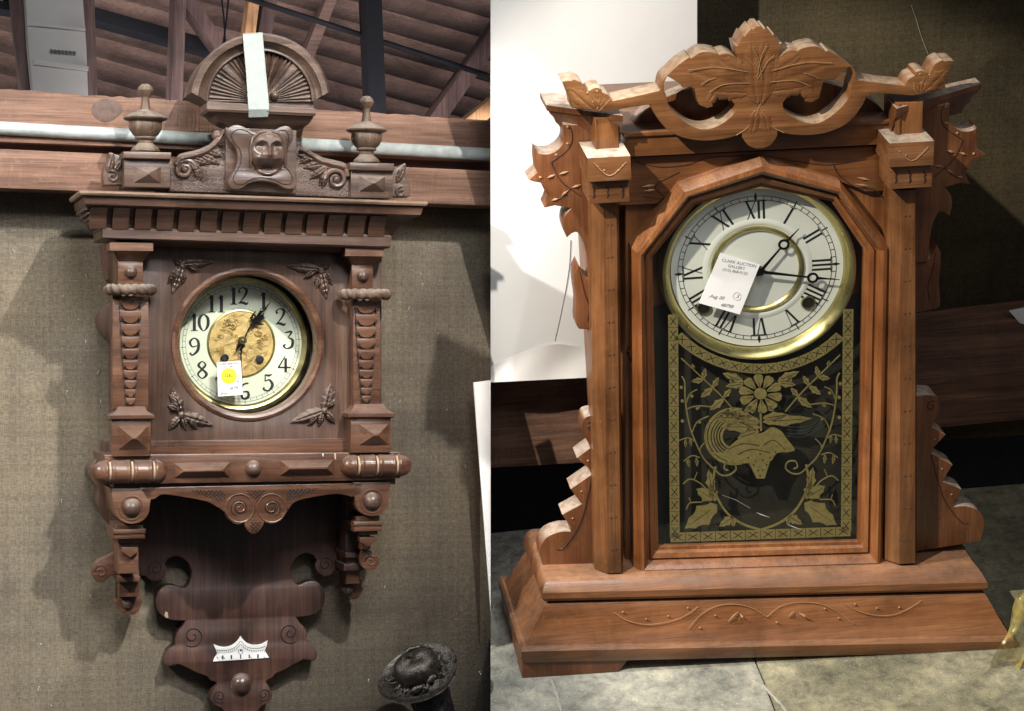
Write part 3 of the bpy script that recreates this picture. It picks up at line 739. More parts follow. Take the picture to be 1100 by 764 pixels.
for x, w in ((172, .5), (420, .5), (150, .6), (110, .6), (545, .6)): sm2.ribbon(FL, [(*ZS([(x, 262)])[0], w), (*ZS([(x+14, 282)])[0], w)], -82.2, .2, 0)
sm2.ribbon(FL, [(*p, .45) for p in ZS(catmull([(105, 200), (180, 205), (250, 190), (300, 155), (332, 120), (370, 160), (430, 185), (500, 185), (560, 165)], 4))], -82.2, .2, 0)
sm2.ribbon(FL, [(*p, .3) for p in ZS(catmull([(115, 225), (190, 228), (262, 210), (310, 175), (332, 150), (360, 180), (430, 208), (500, 208), (550, 195)], 4))], -82.2, .2, 0)
for k in range(26):
    x = 115+k*17.4; yy = 190-35*math.exp(-((x-332)/55)**2)*1.6+12
    sm2.ribbon(FL, [(*ZS([(x, yy)])[0], .3), (*ZS([(x, yy+20)])[0], .3)], -82.2, .2, 0)
sm2.add(MB().ball(FL.P(*ZS([(333, 203)])[0], -82.4), .0013, .4).v, MB().ball(FL.P(0, 0, 0), .0013, .4).f)
sm2.ribbon(FL, [(*p, .5) for p in ZS(catmull([(312, 195), (310, 220), (330, 245), (350, 220), (348, 195)], 4))], -82.2, .2, 0)
mk('scale_mark', sm2, ink, sp_)
# ---- brackets
def bracket(bc, br, yt, cap, neck, shaft, side, low, ballc, scroll):
    m = MB(); bx, by = bc
    # top round, joined to the rail
    pts = [(bx-br-3, yt), (bx+br+3, yt), (bx+br, by-2)]+circ(bx, by, br, br*.9, 0, -180, 14)[1:]
    m.prism(FL, pts, 18, -60, 1)
    ring = MB().lathe(FL.P(bx, by, 18), 'y', [(.0135, -.001), (.0132, .0012), (.0118, .0012), (.0112, -.001)], 36)
    m.add(ring.v, ring.f)
    o1 = mk('bracket', m, WLr, C1)
    mk('bracket_boss', MB().ball(FL.P(bx, by, 17), .0098, 1.05), WLd, o1)
    c_ = MB()
    x0, y0, x1, y1 = cap
    h_ = y1-y0
    c_.box(FL, x0+3, y0-2, x1-3, y0+h_*.25, 6, -60, 1.2); c_.box(FL, x0, y0+h_*.22, x1, y0+h_*.48, 12, -60, 1.2); c_.box(FL, x0+.5, y0+h_*.52, x1-.5, y0+h_*.85, 10, -60, 1.2); c_.box(FL, x0+5, y0+h_*.8, x1-5, y0+h_*1.1, 4, -60, 1)
    mk('bracket_capital', c_, WLr, o1)
    s2 = MB()
    s2.box(FL, *shaft, -6, -84, 1); s2.prism(FL, [(neck[0], neck[1]), (neck[2], neck[1]), (neck[2], neck[1]+5), ((neck[0]+neck[2])/2, neck[3]), (neck[0], neck[1]+5)], 2, -10, 1)
    s2.box(FL, low[0]-1, shaft[3]+4, low[2]+1, shaft[3]+9, -30, -84, 1)
    s2.box(FL, low[0], shaft[3]-2, low[2], low[3], -44, -84, 1)
    yb = low[3]; bx2 = (low[0]+low[2])/2; w2 = (low[2]-low[0])/2+2
    s2.prism(FL, [(bx2-w2, yb-4), (bx2+w2, yb-4), (bx2+w2, yb+3), (bx2+w2+2, yb+6)]+circ(bx2, yb+8, w2, w2*.95, -5, -175, 12)+[(bx2-w2-2, yb+6), (bx2-w2, yb+3)], -62, -88, 1)
    mk('bracket_shaft', s2, WLr, o1)
    mk('shaft_boss', MB().ball(FL.P(*ballc, -60), .0058, 1.0), WLd, o1)
    s3 = MB(); s3.prism(FL, scroll[0], scroll[4], scroll[4]-16, .8); s3.spiral(FL, *scroll[1], 1.2, scroll[2], 1.5, scroll[3], scroll[4]+.2, .8, 6, 1)
    mk('side_scroll', s3, WLr, o1)
bracket((141.5, 545.5), 19.5, 525, (121.5, 566, 156.5, 581), (131, 588, 148.5, 599), (127, 580, 149, 616), 0, (128, 620, 149.5, 641), (136.6, 648.7),
        (catmull([(128, 580), (126, 590), (117, 597), (107, 601), (100.5, 608), (99.5, 618), (105, 626), (112, 625), (119, 619), (128, 618)], 4), (108, 614), 7.5, 0, -50))
bracket((399.5, 538.5), 18, 518, (380, 557, 411, 573), (386.5, 577, 403.5, 588), (388, 570, 398, 590), 0, (372, 612, 387, 627), (373.5, 633.8), 
        (catmull([(392, 575), (396, 590), (404, 594), (407.5, 603), (404, 611), (397, 613), (389, 609), (386, 600)], 4), (398, 603), 7, 0, -20))
rs = MB().box(FL, 371, 541, 390, 612, -38, -84, 1.2); rs.box(FL, 369, 606, 391, 613, -34, -84, 1.2)
mk('bracket_side', rs, WLz, C1)
rs = MB().box(FL, 153, 536, 160, 604, -60, -84, 1.2)
# ---- dial
HD = -45
dc = FL.P(259, 369, HD); k_ = (dc-FL.c).length/(FL.P(259, 369, 0)-FL.c).length*1.0
S = (FL.P(260, 369, HD).x-FL.P(259, 369, HD).x)*1000      # mm per px at the dial
DR = 65.4*S*PX
def cirm(c, prof, n=72): return MB().lathe(c, 'y', prof, n)
dial = mk('dial', cirm(dc, [(DR*.54, 0), (DR, 0), (DR+.0008, -.0016), (DR*.54, -.002)]), cream, C1)
bz = MB(); nK = 180; vs = []
prb = [(1.0, .0005), (1.035, .0035), (1.075, .0045), (1.085, .003), (1.125, .0022), (1.155, .0005), (1.16, -.008), (1.0, -.008)]
for k in range(nK):
    a = 2*pi*k/nK; kn = 1+.006*(k % 2)
    vs += [dc+Vector((cos(a)*DR*(r*(kn if 1.1 < r < 1.158 else 1)), -t, sin(a)*DR*(r*(kn if 1.1 < r < 1.158 else 1)))) for r, t in prb]
m_ = len(prb); bz.add(vs, [(k*m_+i, k*m_+(i+1) % m_, ((k+1) % nK)*m_+(i+1) % m_, ((k+1) % nK)*m_+i) for k in range(nK) for i in range(m_)])
mk('bezel', bz, brassd, C1, 25)
cz = MB(); vs = []; n1, n2 = 20, 90
for i in range(n1+1):
    r = DR*.535*i/n1
    for k in range(n2):
        a = 2*pi*k/n2; z = .0004
        z += .0001*sin(r*700+3*sin(a*3))
        vs.append(dc+Vector((r*cos(a), -z, r*sin(a))))
cz.add(vs, [(i*n2+k, i*n2+(k+1) % n2, (i+1)*n2+(k+1) % n2, (i+1)*n2+k) for i in range(n1) for k in range(n2)])
mk('gilded_centre', cz, giltc, dial, 60)
zq = lambda p: zl(185, 290, 4.775, [p])[0]
fw = MB()
for fx, fy, fr in ((283, 268, 4.6), (312, 292, 4.2), (262, 300, 3.6), (440, 325, 4.4), (475, 345, 4.2), (450, 368, 3.6), (330, 262, 3), (245, 340, 3)):
    X, Y = zq((fx, fy))
    for k in range(6): fw.ball(FL.P(X+fr*.62*cos(k*pi/3+.3), Y-fr*.62*sin(k*pi/3+.3), HD+.7), fr*.40*PX, .7, 10, 5)
    fw.ball(FL.P(X, Y, HD+1.2), fr*.25*PX, 1, 8, 4)
for pth in ([(225, 330), (270, 320), (320, 330), (345, 350)], [(262, 290), (290, 310), (330, 345)], [(420, 300), (400, 330), (375, 350)], [(470, 360), (430, 375), (395, 400), (380, 440), (400, 470)], [(215, 420), (250, 395), (310, 375)], [(390, 470), (420, 445), (450, 430), (480, 420)], [(370, 500), (400, 480), (440, 500), (470, 480)], [(300, 230), (340, 240), (380, 225)], [(400, 400), (440, 395), (490, 390)]):
    fw.line(FL, [zq(p) for p in pth], HD+.7, .55, 6, .8, 4)
for b_, t_ in (((245, 400), (215, 425)), ((250, 400), (225, 438)), ((256, 400), (238, 445)), ((262, 398), (255, 445)), ((330, 345), (300, 330)), ((400, 465), (425, 440)), ((395, 480), (370, 510)), ((425, 490), (450, 515)), ((440, 395), (465, 410)), ((420, 300), (400, 275)), ((385, 430), (360, 420)), ((470, 440), (495, 415)), ((230, 365), (212, 350))): fw.leaf(FL, zq(b_), zq(t_), 3.2, HD+.6, 1.0, 2, 10, 3)
mk('floral_relief', fw, giltc, dial, 50)
mk('centre_rim', cirm(dc, [(DR*.525, .0003), (DR*.535, .0018), (DR*.555, .0014), (DR*.565, 0)]), brassd, dial)
ROT = 4.0
def dp(u, ang, tx_=0, ty=0, h=HD+.25, c=None, R=None, rot=ROT):     # polar dial point; ang clockwise from 12
    a = radians(90-ang+rot); c = c or dc; R = R or DR
    return Vector((c.x+cos(a)*R*u, -h*PX, c.z+sin(a)*R*u))
def lrib(mb, P, w, n=0):     # ribbon from local points, constant or list width (metres)
    L = []; 
    for i, p in enumerate(P):
        t = P[min(i+1, len(P)-1)]-P[max(i-1, 0)]; t.normalize(); sd = Vector((t.z, 0, -t.x)); ww = (w[i] if isinstance(w, list) else w)/2
        L.append([p+sd*ww, p-sd*ww, p-sd*ww+Vector((0, .0002, 0)), p+sd*ww+Vector((0, .0002, 0))])
    mb.loft(L)
GL = {'1': [[(.25, .8, .05), (.38, .95, .12), (.42, 1, .2)], [(.42, 1, .2), (.42, .5, .2), (.42, 0, .2)], [(.22, .02, .06), (.62, .02, .06)]],
 '2': [[(.22, .7, .16), (.15, .85, .1), (.38, 1, .07), (.62, .85, .18), (.5, .5, .12), (.15, .06, .05)], [(.12, .08, .06), (.35, .12, .16), (.6, .04, .16), (.72, .14, .05)]],
 '3': [[(.2, .95, .08), (.6, 1, .14), (.38, .66, .05)], [(.38, .66, .05), (.66, .5, .16), (.6, .12, .17), (.3, 0, .08), (.12, .15, .13), (.24, .24, .1)]],
 '4': [[(.5, 1, .05), (.3, .65, .08), (.08, .3, .1)], [(.05, .3, .1), (.8, .3, .1)], [(.52, .85, .16), (.52, 0, .17)]],
 '5': [[(.66, 1, .05), (.45, .92, .15), (.24, .98, .06)], [(.25, .96, .07), (.24, .58, .07)], [(.24, .58, .06), (.5, .66, .12), (.68, .35, .2), (.45, .02, .12), (.15, .1, .12), (.2, .22, .1)]],
 '6': [[(.62, .95, .1), (.3, .85, .12), (.16, .45, .18), (.3, .04, .14), (.6, .12, .18), (.58, .42, .14), (.25, .42, .06)]],
 '7': [[(.12, .8, .06), (.15, .98, .14), (.45, .9, .14), (.7, 1, .06)], [(.7, 1, .06), (.42, .5, .14), (.36, 0, .2)]],
 '8': [[(.4, .55, .1), (.18, .78, .16), (.4, 1, .07), (.6, .8, .12), (.4, .55, .14), (.15, .25, .12), (.4, 0, .08), (.66, .25, .18), (.4, .55, .1)]],
 '9': [[(.58, .55, .06), (.28, .5, .1), (.16, .78, .16), (.4, 1, .08), (.64, .8, .16), (.62, .3, .18), (.3, 0, .1), (.15, .14, .15)]],
 '0': [[(.4, 1, .06), (.16, .75, .18), (.16, .3, .18), (.4, 0, .06), (.64, .3, .18), (.64, .75, .18), (.4, 1, .06)]]}
num = MB()
for n in range(1, 13):
    c_ = dp(.775, n*30); s = str(n); gh = DR*.275
    wd = [.62 if ch == '1' else .78 for ch in s]; tot = sum(wd)*.92
    x = -tot/2
    for ch, w in zip(s, wd):
        for st in GL[ch]:
            q = catmull(st, 6) if len(st) > 2 else st
            lrib(num, [Vector((c_.x+(x+a-.02)*gh, c_.y, c_.z+(b-.5)*gh)) for a, b, _ in q], [max(t, .05)*gh*.95 for *_, t in q])
        x += w*.92
mk('numerals', num, ink, dial)
tk = MB()
for rr, w in ((.955, .0004), (.905, .0003)): tk.add(*(lambda m: (m.v, m.f))(cirm(dc+Vector((0, 0, 0)), [(DR*rr, .0001), (DR*rr, .0003), (DR*rr+w, .0003), (DR*rr+w, .0001)])))
for k in range(60):
    lrib(tk, [dp(.905, k*6), dp(.955, k*6)], .0004)
    if k % 5 == 0: lrib(tk, [dp(.955, k*6), dp(.985, k*6)], [.0014, .0004])
mk('minute_track', tk, ink, dial)
for x, y in ((241.5, 384.5), (279, 386)):
    wh = MB().lathe(FL.P(x, y, HD+2), 'y', [(.0046, -.002), (.0044, .0012), (.003, .0016), (.0026, .0003), (1e-6, .0002)], 24); mk('winding_hole', wh, ink, dial)
ZD = lambda pts: zl(185, 290, 4.775, pts)
hd = MB()
q = ZD([(357, 375), (375, 340), (395, 300), (410, 280)]); hd.ribbon(FL, [(*p, w) for p, w in zip(q, (2, 1.6, 1.4, 2))], HD+6, .6)
for p0, p1, w in (((415, 290), (430, 235), 3.5), ((405, 260), (480, 245), 4), ((420, 275), (470, 280), 3), ((430, 255), (455, 205), 3), ((440, 240), (505, 165), 2.2), ((450, 215), (480, 205), 2), ((400, 250), (430, 210), 2), ((455, 250), (470, 220), 2.5)):
    a, b = ZD([p0, p1]); hd.ribbon(FL, [(*a, w*.6), ((a[0]+b[0])/2, (a[1]+b[1])/2, w*.85), (*b, .5)], HD+6, .6)
for p in ((420, 265), (440, 262), (460, 240), (418, 240)): c_ = FL.P(*ZD([p])[0], HD+6); hd.lathe(c_, 'y', [(.0022, -.0004), (.0022, .0004), (.0009, .0004), (.0009, -.0004)], 12)
mk('hour_hand', hd, blued, C1)
hd = MB()
q = ZD([(358, 390), (353, 430), (355, 520), (357, 600), (358, 662)]); hd.ribbon(FL, [(*p, w) for p, w in zip(q, (2.2, 1.6, 1.3, 1.2, .7))], HD+8, .6)
for p0, p1, w in (((360, 375), (330, 400), 4), ((345, 385), (325, 415), 3), ((370, 385), (345, 415), 4)):
    a, b = ZD([p0, p1]); hd.ribbon(FL, [(*a, w), (*b, 1)], HD+8, .6, 0)
mk('minute_hand', hd, blued, C1)
hc = FL.P(*ZD([(361, 362)])[0], HD+7); hb_ = MB().lathe(hc, 'y', [(.0046, -.003), (.0046, .0006), (.0034, .0016), (.0026, .0016), (.0022, .0006), (.0016, .0024), (1e-6, .0026)], 24)
mk('hand_hub', hb_, brassd, C1)
gp = MB().lathe(FL.P(259, 369, HD+14), 'y', [(1e-6, .003), (DR*.5, .0022), (DR*1.03, 0), (DR*1.03, -.0008), (1e-6, -.0008)], 64)
mk('glass', gp, glass, C1)
# ---- tag and tape (things of their own)
T1 = root('auction_tag', FL, FL.P(247, 426, HD+15), 'white paper tag with a yellow round sticker on the cream dial', 'tag')
cr = ZD([(228, 475), (352, 465), (362, 640), (235, 650)])
HT = HD+19
tg = mk('paper_tag', MB().prism(FL, cr, HT, HT-.5, 0), paper, T1)
mk('round_sticker', cirm(FL.P(*ZD([(290, 545)])[0], HT+.1), [(1e-6, .0002), (.0086, .0002), (.0086, 0)]), yellow, T1)
tt = MB()
for s, x, y, z in (('CLARK AUCTION', 290, 482, 3.0), ('GALLERY', 290, 497, 3.0), ('(315) 868-0122', 290, 513, 2.7)): textmb(FL, s, *ZD([(x, y)])[0], z, 2, HT+.15, tt, 1.0)
textmb(FL, '2283', *ZD([(289, 542)])[0], 4.6, 2, HT+.5, tt)
textmb(FL, '48798', *ZD([(315, 607)])[0], 4.6, 8, HT+.15, tt, .8, .3); textmb(FL, 'Snap', *ZD([(265, 634)])[0], 4.2, 6, HT+.15, tt, 1, .4); textmb(FL, '8/3', *ZD([(338, 568)])[0], 4.2, 70, HT+.15, tt, 1, .3)
mk('handwriting', tt, penink, T1)
T2 = MB()
def strip(F, rows, th=.5):
    dn = Vector((0, th*PX, 0)); mbx = MB()
    mbx.loft([[F.P(x0, y0, h), F.P(x1, y1, h), F.P(x1, y1, h)+dn, F.P(x0, y0, h)+dn] for x0, y0, x1, y1, h in rows]); return mbx
q = zl(190, 30, 6.11, [(433, 45), (563, 38), (440, 130), (570, 125), (455, 300), (585, 295), (467, 480), (602, 478), (471, 535), (605, 535), (472, 588), (598, 584)])
rows = [(q[0][0]+.3, q[0][1]-1.5, q[1][0], q[1][1]-1.5, 28)]+[(*q[i], *q[i+1], h) for i, h in ((0, 36), (2, 36.5), (4, 37), (6, 38), (8, 38.4), (10, 33))]
top('masking_tape', FL, strip(FL, rows), tapem, 'strip of pale masking tape down the front of the carved fan crest', 'tape')
# ---- bronze hat sculpture
S1 = root('bronze_sculpture', FL, FL.P(450, 800, 10), 'dark bronze figure in a wide flower trimmed hat, at the bottom below the burlap shadow', 'sculpture')
HH = -10
cH = FL.P(449, 724, HH)
nrm = Vector((-.42, -.56, .72)).normalized(); e1 = Vector((.86, -.1, .46)); e1 = (e1-nrm*e1.dot(nrm)).normalized(); e2 = nrm.cross(e1)
def hp(u, v, w): return cH+(e1*u+e2*v+nrm*w)*PX*1.1
def surf(rings_, mb):
    return mb.loft(rings_, cap=False)
br_ = MB(); rg_ = []
for r, w in ((20, 0), (26, -1.5), (33, -2), (39, -.5), (42, 1.5), (42.6, 1), (42, 0), (38, -2.6), (30, -4), (18, -3)):
    rg_.append([hp(r*cos(2*pi*k/48), r*.86*sin(2*pi*k/48), w+2.2*sin(2*pi*k/48*2+.6)*(r/42)**2) for k in range(48)])
br_.loft(rg_, cap=False); mk('hat_brim', br_, bronze, S1, 50)
cr_ = MB(); rg_ = []
for r, w in ((23, -2), (24, 6), (23.5, 12), (21.5, 17), (17, 21), (10, 23), (3, 22), (.1, 21.8)):
    rg_.append([hp(r*cos(2*pi*k/36)+1, r*.85*sin(2*pi*k/36), w+1.5*sin(2*pi*k/36*3)*(r/24)) for k in range(36)])
cr_.loft(rg_); mk('hat_crown', cr_, bronze, S1, 60)
fl_ = MB(); random.seed(3)
for k in range(30):
    a = 2*pi*k/30; rr = 25+random.uniform(-1, 3); w = random.uniform(1, 9)
    c_ = hp(rr*cos(a), rr*.86*sin(a), w); d = (e1*cos(a+random.uniform(-1, 1))+e2*sin(a+random.uniform(-1, 1))+nrm*random.uniform(-.3, .5)).normalized()
    L_ = random.uniform(5, 12)*PX; W_ = random.uniform(1.4, 2.6)*PX
    fl_.tube([c_-d*L_*.6, c_-d*L_*.3, c_, c_+d*L_*.35, c_+d*L_*.6], [W_*.2, W_*.85, W_, W_*.75, W_*.1], 8, .75)
fl_.tube([hp(-18, -20, 4), hp(-10, -22, 5), hp(0, -21.5, 4.5)], [.001, .0045, .0012], 10, .8)
fl_.tube([hp(2, -21, 5), hp(9, -19, 6), hp(16, -16, 5)], [.0015, .0048, .001], 10, .8)
fl_.tube([hp(-2, 14, 21), hp(4, 14, 23), hp(16, 12, 20), hp(25, 10, 11)], [.003, .0024, .0016, .001], 8)
fl_.tube([hp(-6, 8, 23), hp(-9, 2, 23), hp(-12, -2, 21)], [.0012, .001, .0008], 6); fl_.tube([hp(-6, 8, 23), hp(0, 4, 23.4), hp(4, 0, 23)], [.0012, .001, .0008], 6)
mk('hat_flowers', fl_, bronze, S1, 60)
hr = MB(); rg_ = []
for k in range(10):
    t = k/9; c0 = FL.P(457+16*t, 728+70*t, HH-14)
    rg_.append([c0+Vector((cos(a)*(21+3*sin(5*a+4*t)+1.5*sin(11*a+9*t)), sin(a)*(20), 0))*PX for a in [2*pi*j/40 for j in range(40)]])
hr.loft(rg_); mk('hair', hr, simple('black_bronze', (.03, .027, .03), .35, .7, .6, 120, .001), S1, 50)

# ================================================================== RIGHT SETTING
AX[FR] = FR.P(813.5, 290, -10).x
zfloor = FR.P(561, 731, 56).z
fm_, nt, bs = newmat('stone_floor')
n1_ = noise(nt, (9, 9, 9), 1.0, 8, .6); n2_ = noise(nt, (60, 60, 60), 1.0, 6, .3, .7); n3_ = noise(nt, (500, 500, 500), 1.0, 2)
c = ramp(nt, n1_, [(.3, (.15, .155, .14)), (.5, (.25, .25, .215)), (.7, (.37, .365, .31))])
c = mix(nt, c, ramp(nt, n2_, [(.3, grey(.45)), (.5, grey(1)), (.68, (1.5, 1.45, 1.3))]), .9, 'MULTIPLY')
c = mix(nt, c, (.75, .75, .68), ramp(nt, n3_, [(.66, grey(0)), (.74, grey(.8))]))
nt.links.new(c, bs.inputs['Base Color']); bs.inputs['Roughness'].default_value = .6; bump(nt, bs, n2_, .7, .003)
fl = MB(); A = FR.PF(1085, 520, zfloor)
hbk = 0.30
def slab(pts, dz=0):
    v = [FR.PF(x, y, zfloor+dz) for x, y in pts]; lo = Vector((0, 0, -.02)); fl.loft([[p+lo for p in v], v])
gap = [(808, 700), (833, 764), (842, 800)]
yb = 500
slab([(480, 578), (756, 549), (806, 700), (822, 738), (833, 768), (850, 830), (480, 830)])
top('floor', FR, fl, fm_, kind='structure', clip='R'); fl = MB()
slab([(757.5, 549), (1200, 511), (1200, 830), (852, 830), (835.5, 768), (824, 738), (808, 700)])
fm2 = fm_.copy(); fm2.name = 'yellowish_stone'
for n in fm2.node_tree.nodes:
    if n.type == 'VALTORGB' and len(n.color_ramp.elements) == 3 and abs(n.color_ramp.elements[1].color[0]-.25) < .01:
        for e_, c_ in zip(n.color_ramp.elements, ((.15, .145, .10), (.26, .245, .17), (.38, .36, .26))): e_.color = (*c_, 1)
top('floor', FR, fl, fm2, kind='structure', clip='R')
jm = MB()
jm.add(*(lambda v: ([p for p in v], [(0, 1, 2, 3)]))([FR.PF(*p, zfloor-.006) for p in ((480, 580), (1200, 513), (1200, 830), (480, 830))]))
top('floor_joint', FR, jm, simple('pale_mortar', (.5, .49, .42), .9), kind='structure', clip='R')
ck = MB()
for path in ([(592, 728), (598, 745), (604, 768), (610, 800)], [(819, 735), (828, 745), (842, 760), (850, 775)]):
    ck.tube([FR.PF(x, y, zfloor+.0003) for x, y in catmull(path, 5)], [.0005+.0013*abs(sin(i*1.7))+.0006*(i%3) for i in range(16)], 6, .3)
top('floor_crack', FR, ck, simple('pale_grout', (.38, .37, .31), .9), kind='structure', clip='R')
top('wall', FR, MB().box(FR, 480, -60, 1220, 460, -270, -282, 0), burR, kind='structure', clip='R')
top('dark_gap_sheet', FR, MB().box(FR, 480, 380, 1220, 640, -380, -390, 0), blackm, kind='structure', clip='R')  # black sheet painting the darkness of the gap under the rail
top('timber_rail', FR, MB().prism(FR, [(480, 411), (640, 405), (900, 366), (1200, 330), (1200, 441), (1040, 457), (640, 497), (480, 506)], -225, -300, 1.5), TR,
    'rough brown timber rail behind the mantel clock, under the white board', 'beam', clip='R')
wb = MB().prism(FR, [(480, -60), (749, -60), (749, 398), (640, 404), (480, 411)], -190, -198, .4)
top('white_board', FR, wb, boardm, 'large plain white board leaning behind the left of the mantel clock', 'board', clip='R')
ws = MB(); vs = []; nu, nv = 40, 10
def botl(x): return 403+ (527-x)*.05+4
for i in range(nu+1):
    for j in range(nv+1):
        u, v = i/nu, j/nv; x = 500+150*u
        yt = 392-22*min(1, max(0, (x-527)/75))**.7+2.5*sin(u*9)
        y = yt+(botl(x)+4-yt)*v
        vs.append(FR.P(x, y, -188+8*v**2+1.5*sin(u*13+v*3)))
ws.add(vs, [(i*(nv+1)+j, i*(nv+1)+j+1, (i+1)*(nv+1)+j+1, (i+1)*(nv+1)+j) for i in range(nu) for j in range(nv)])
top('paper_sheet', FR, ws, paper, 'crumpled white paper flap lying along the foot of the white board', 'paper', clip='R', angle=60)
top('loose_thread', FR, MB().line(FR, [(979, 6), (984, 20), (990, 40), (997, 58)], -268.8, .5, 5, 1, 5), simple('thread', (.30, .28, .2), .9), 'pale loose thread hanging on the olive burlap above the right hood', 'thread')
crs = MB().line(FR, [(613, 258), (611, 290), (604, 330), (596, 366)], -189.5, .35, 5, 1, 5)
top('board_crease', FR, crs, simple('crease_grey', (.4, .4, .4), .9), 'thin grey crease running down the lower part of the white board', 'crease')
top('paper_scrap', FR, MB().prism(FR, [(1084, 334), (1094, 332), (1104, 330), (1104, 350), (1095, 347)], -223.6, -224.6, .1), paper, 'small white paper scrap at the right edge above the timber rail', 'scrap')

# ================================================================== MANTEL CLOCK
C2 = root('mantel_clock', FR, Vector((AX[FR], .05, zfloor)), 'orange brown carved mantel clock with pierced crest and gilt patterned glass', 'clock')
HB = -150; HBB = -88
# base
bs_m = MB()
bs_m.loft(levels(FR, [((562, 712), (1088, 700), 55), ((560, 708), (1090, 696), 59), ((560, 700), (1090, 689), 60), ((562, 695.5), (1088, 684.5), 57), ((564, 694), (1086, 683), 54)], HBB))
mk('bullnose', bs_m, WRb, C2)
og = MB()
og.loft(levels(FR, [((564, 694), (1085, 683), 53.5), ((568, 686), (1080, 675), 49), ((573, 675), (1073, 664), 44), ((579, 663), (1066, 651), 39), ((584, 652.5), (1060, 641), 35), ((586, 649), (1058, 638), 33)], HBB+8))
mk('ogee_moulding', og, WRb, C2)
st = MB()
st.loft(levels(FR, [((590, 650), (1056, 638), 26), ((590, 645), (1056, 633), 26)], HBB+10))
mk('base_shadow_strip', st, cutdk, C2)  # dark colour paints the shadow line under the upper step
st = MB()
st.loft(levels(FR, [((585, 646), (1060, 634), 33), ((582.5, 643.5), (1061.5, 632), 37), ((583, 637), (1060.5, 626), 37), ((585, 628), (1055, 616), 31), ((588, 621), (1049, 608), 24), ((590, 615), (1044, 602), 14)], HBB+10))
mk('upper_step', st, WRb, C2)
ft = MB()
fp = [FR.P(x, y, 52) for x, y in ((561, 711), (677, 708), (662, 727), (655, 730), (561, 731))]
ft.prism(FR, [(561, 710), (677, 706), (660, 728), (561, 731)], 52, 20, .6)
a = FR.P(561, 711, 52); ft.prism_l([(a.x, a.z), (a.x+.03, a.z), (a.x+.03, zfloor), (a.x, zfloor)], 20, HBB, .6)
mk('bracket_foot', ft, WRw, C2); ft = MB(); ft.prism(FR, [(977, 701), (1086, 698), (1086, 717), (1001, 719)], 52, 20, .6); a = FR.P(1086, 699, 52); ft.prism_l([(a.x, a.z), (a.x-.03, a.z), (a.x-.03, zfloor), (a.x, zfloor)], 20, HBB, .6)
mk('bracket_foot', ft, WRw, C2)
# carved line on the ogee
def onog(x, y):     # height of the ogee face at a pixel
    t = (y-(694-(x-564)*.021))/(-(694-649)); t = min(max(t, 0), 1); return 54.5-t*19.5+.6
ZB = lambda pts: zl(640, 590, 3.4375, pts)
cl = MB()
def ogl(pts, r=.42, sm=6):
    q = catmull(pts, sm) if sm else pts; cl.tube([FR.P(x, y, onog(x, y)) for x, y in q], r*PX, 5)
for p in ([(65, 232), (120, 265), (200, 278), (290, 262), (340, 240), (378, 212)], [(342, 293), (385, 245), (440, 212), (510, 203), (570, 215), (632, 250)], [(632, 250), (680, 212), (740, 197), (820, 200), (890, 230), (952, 275)], [(915, 200), (960, 225), (1020, 242), (1080, 245), (1130, 232), (1180, 205), (1200, 190)]): ogl(ZB(p))
for p in ((100, 232), (186, 258), (268, 247), (340, 217), (441, 245), (385, 290), (846, 220), (897, 254), (957, 203), (1038, 218), (1120, 215), (668, 270)): 
    x, y = ZB([p])[0]; cl.ball(FR.P(x, y, onog(x, y)-.4), .0013, 1, 8, 4)
for p, q in (((488, 268), (526, 230)), ((550, 262), (532, 238)), ((712, 250), (732, 230)), ((792, 260), (750, 234))):
    a_, b_ = ZB([p, q]); cl.tube([FR.P(*a_, onog(*a_)), FR.P((a_[0]+b_[0])/2, (a_[1]+b_[1])/2, onog(*a_)+.3), FR.P(*b_, onog(*b_))], [.0003, .0015, .0003], 6)
mk('incised_ornament', cl, cutR, C2)
# body
bd = MB()
bd.box(FR, 640, 205, 975, 612, -32, HB, .5)
mk('case_body', bd, WRz, C2)
fp_ = MB()
outer = [(672, 166), (958, 152), (958, 606), (672, 617)]
holeP = [(690, 600), (690, 270), (735, 210), (816, 184), (895, 205), (942, 265), (938, 592)]
fp_.prism(FR, outer, -8, -32, .5, [holeP]); mk('front_panel', fp_, WRz, C2)
mk('dark_backing', MB().box(FR, 690, 330, 945, 606, -29, -31.5, 0), simple('dusty_dark_back', (.030, .026, .016), .8, 0, .5, 25), C2)
fb = MB().prism(FR, [(660, 170), (966, 156), (966, 205), (930, 206), (905, 196), (816, 170), (727, 200), (706, 219), (660, 221)], -1, -20, .6)
frz = mk('frieze_board', fb, WRx, C2)
tr = MB(); tr.prism(FR, [(672, 145.5), (956, 131), (956, 155), (672, 169)], 8, -130, 1); tr.prism(FR, [(670, 143.5), (958, 129), (958, 133), (670, 148)], 11, -130, 1)
mk('top_rail', tr, WRx, C2)
tpp = MB(); e = [(815+140*cos(radians(a_)), 143-(a_-90)*(-.085)-60*sin(radians(a_))) for a_ in range(0, 181, 6)]
tpp.prism(FR, e, -14, -30, .7); mk('arched_back_piece', tpp, WRw, C2)
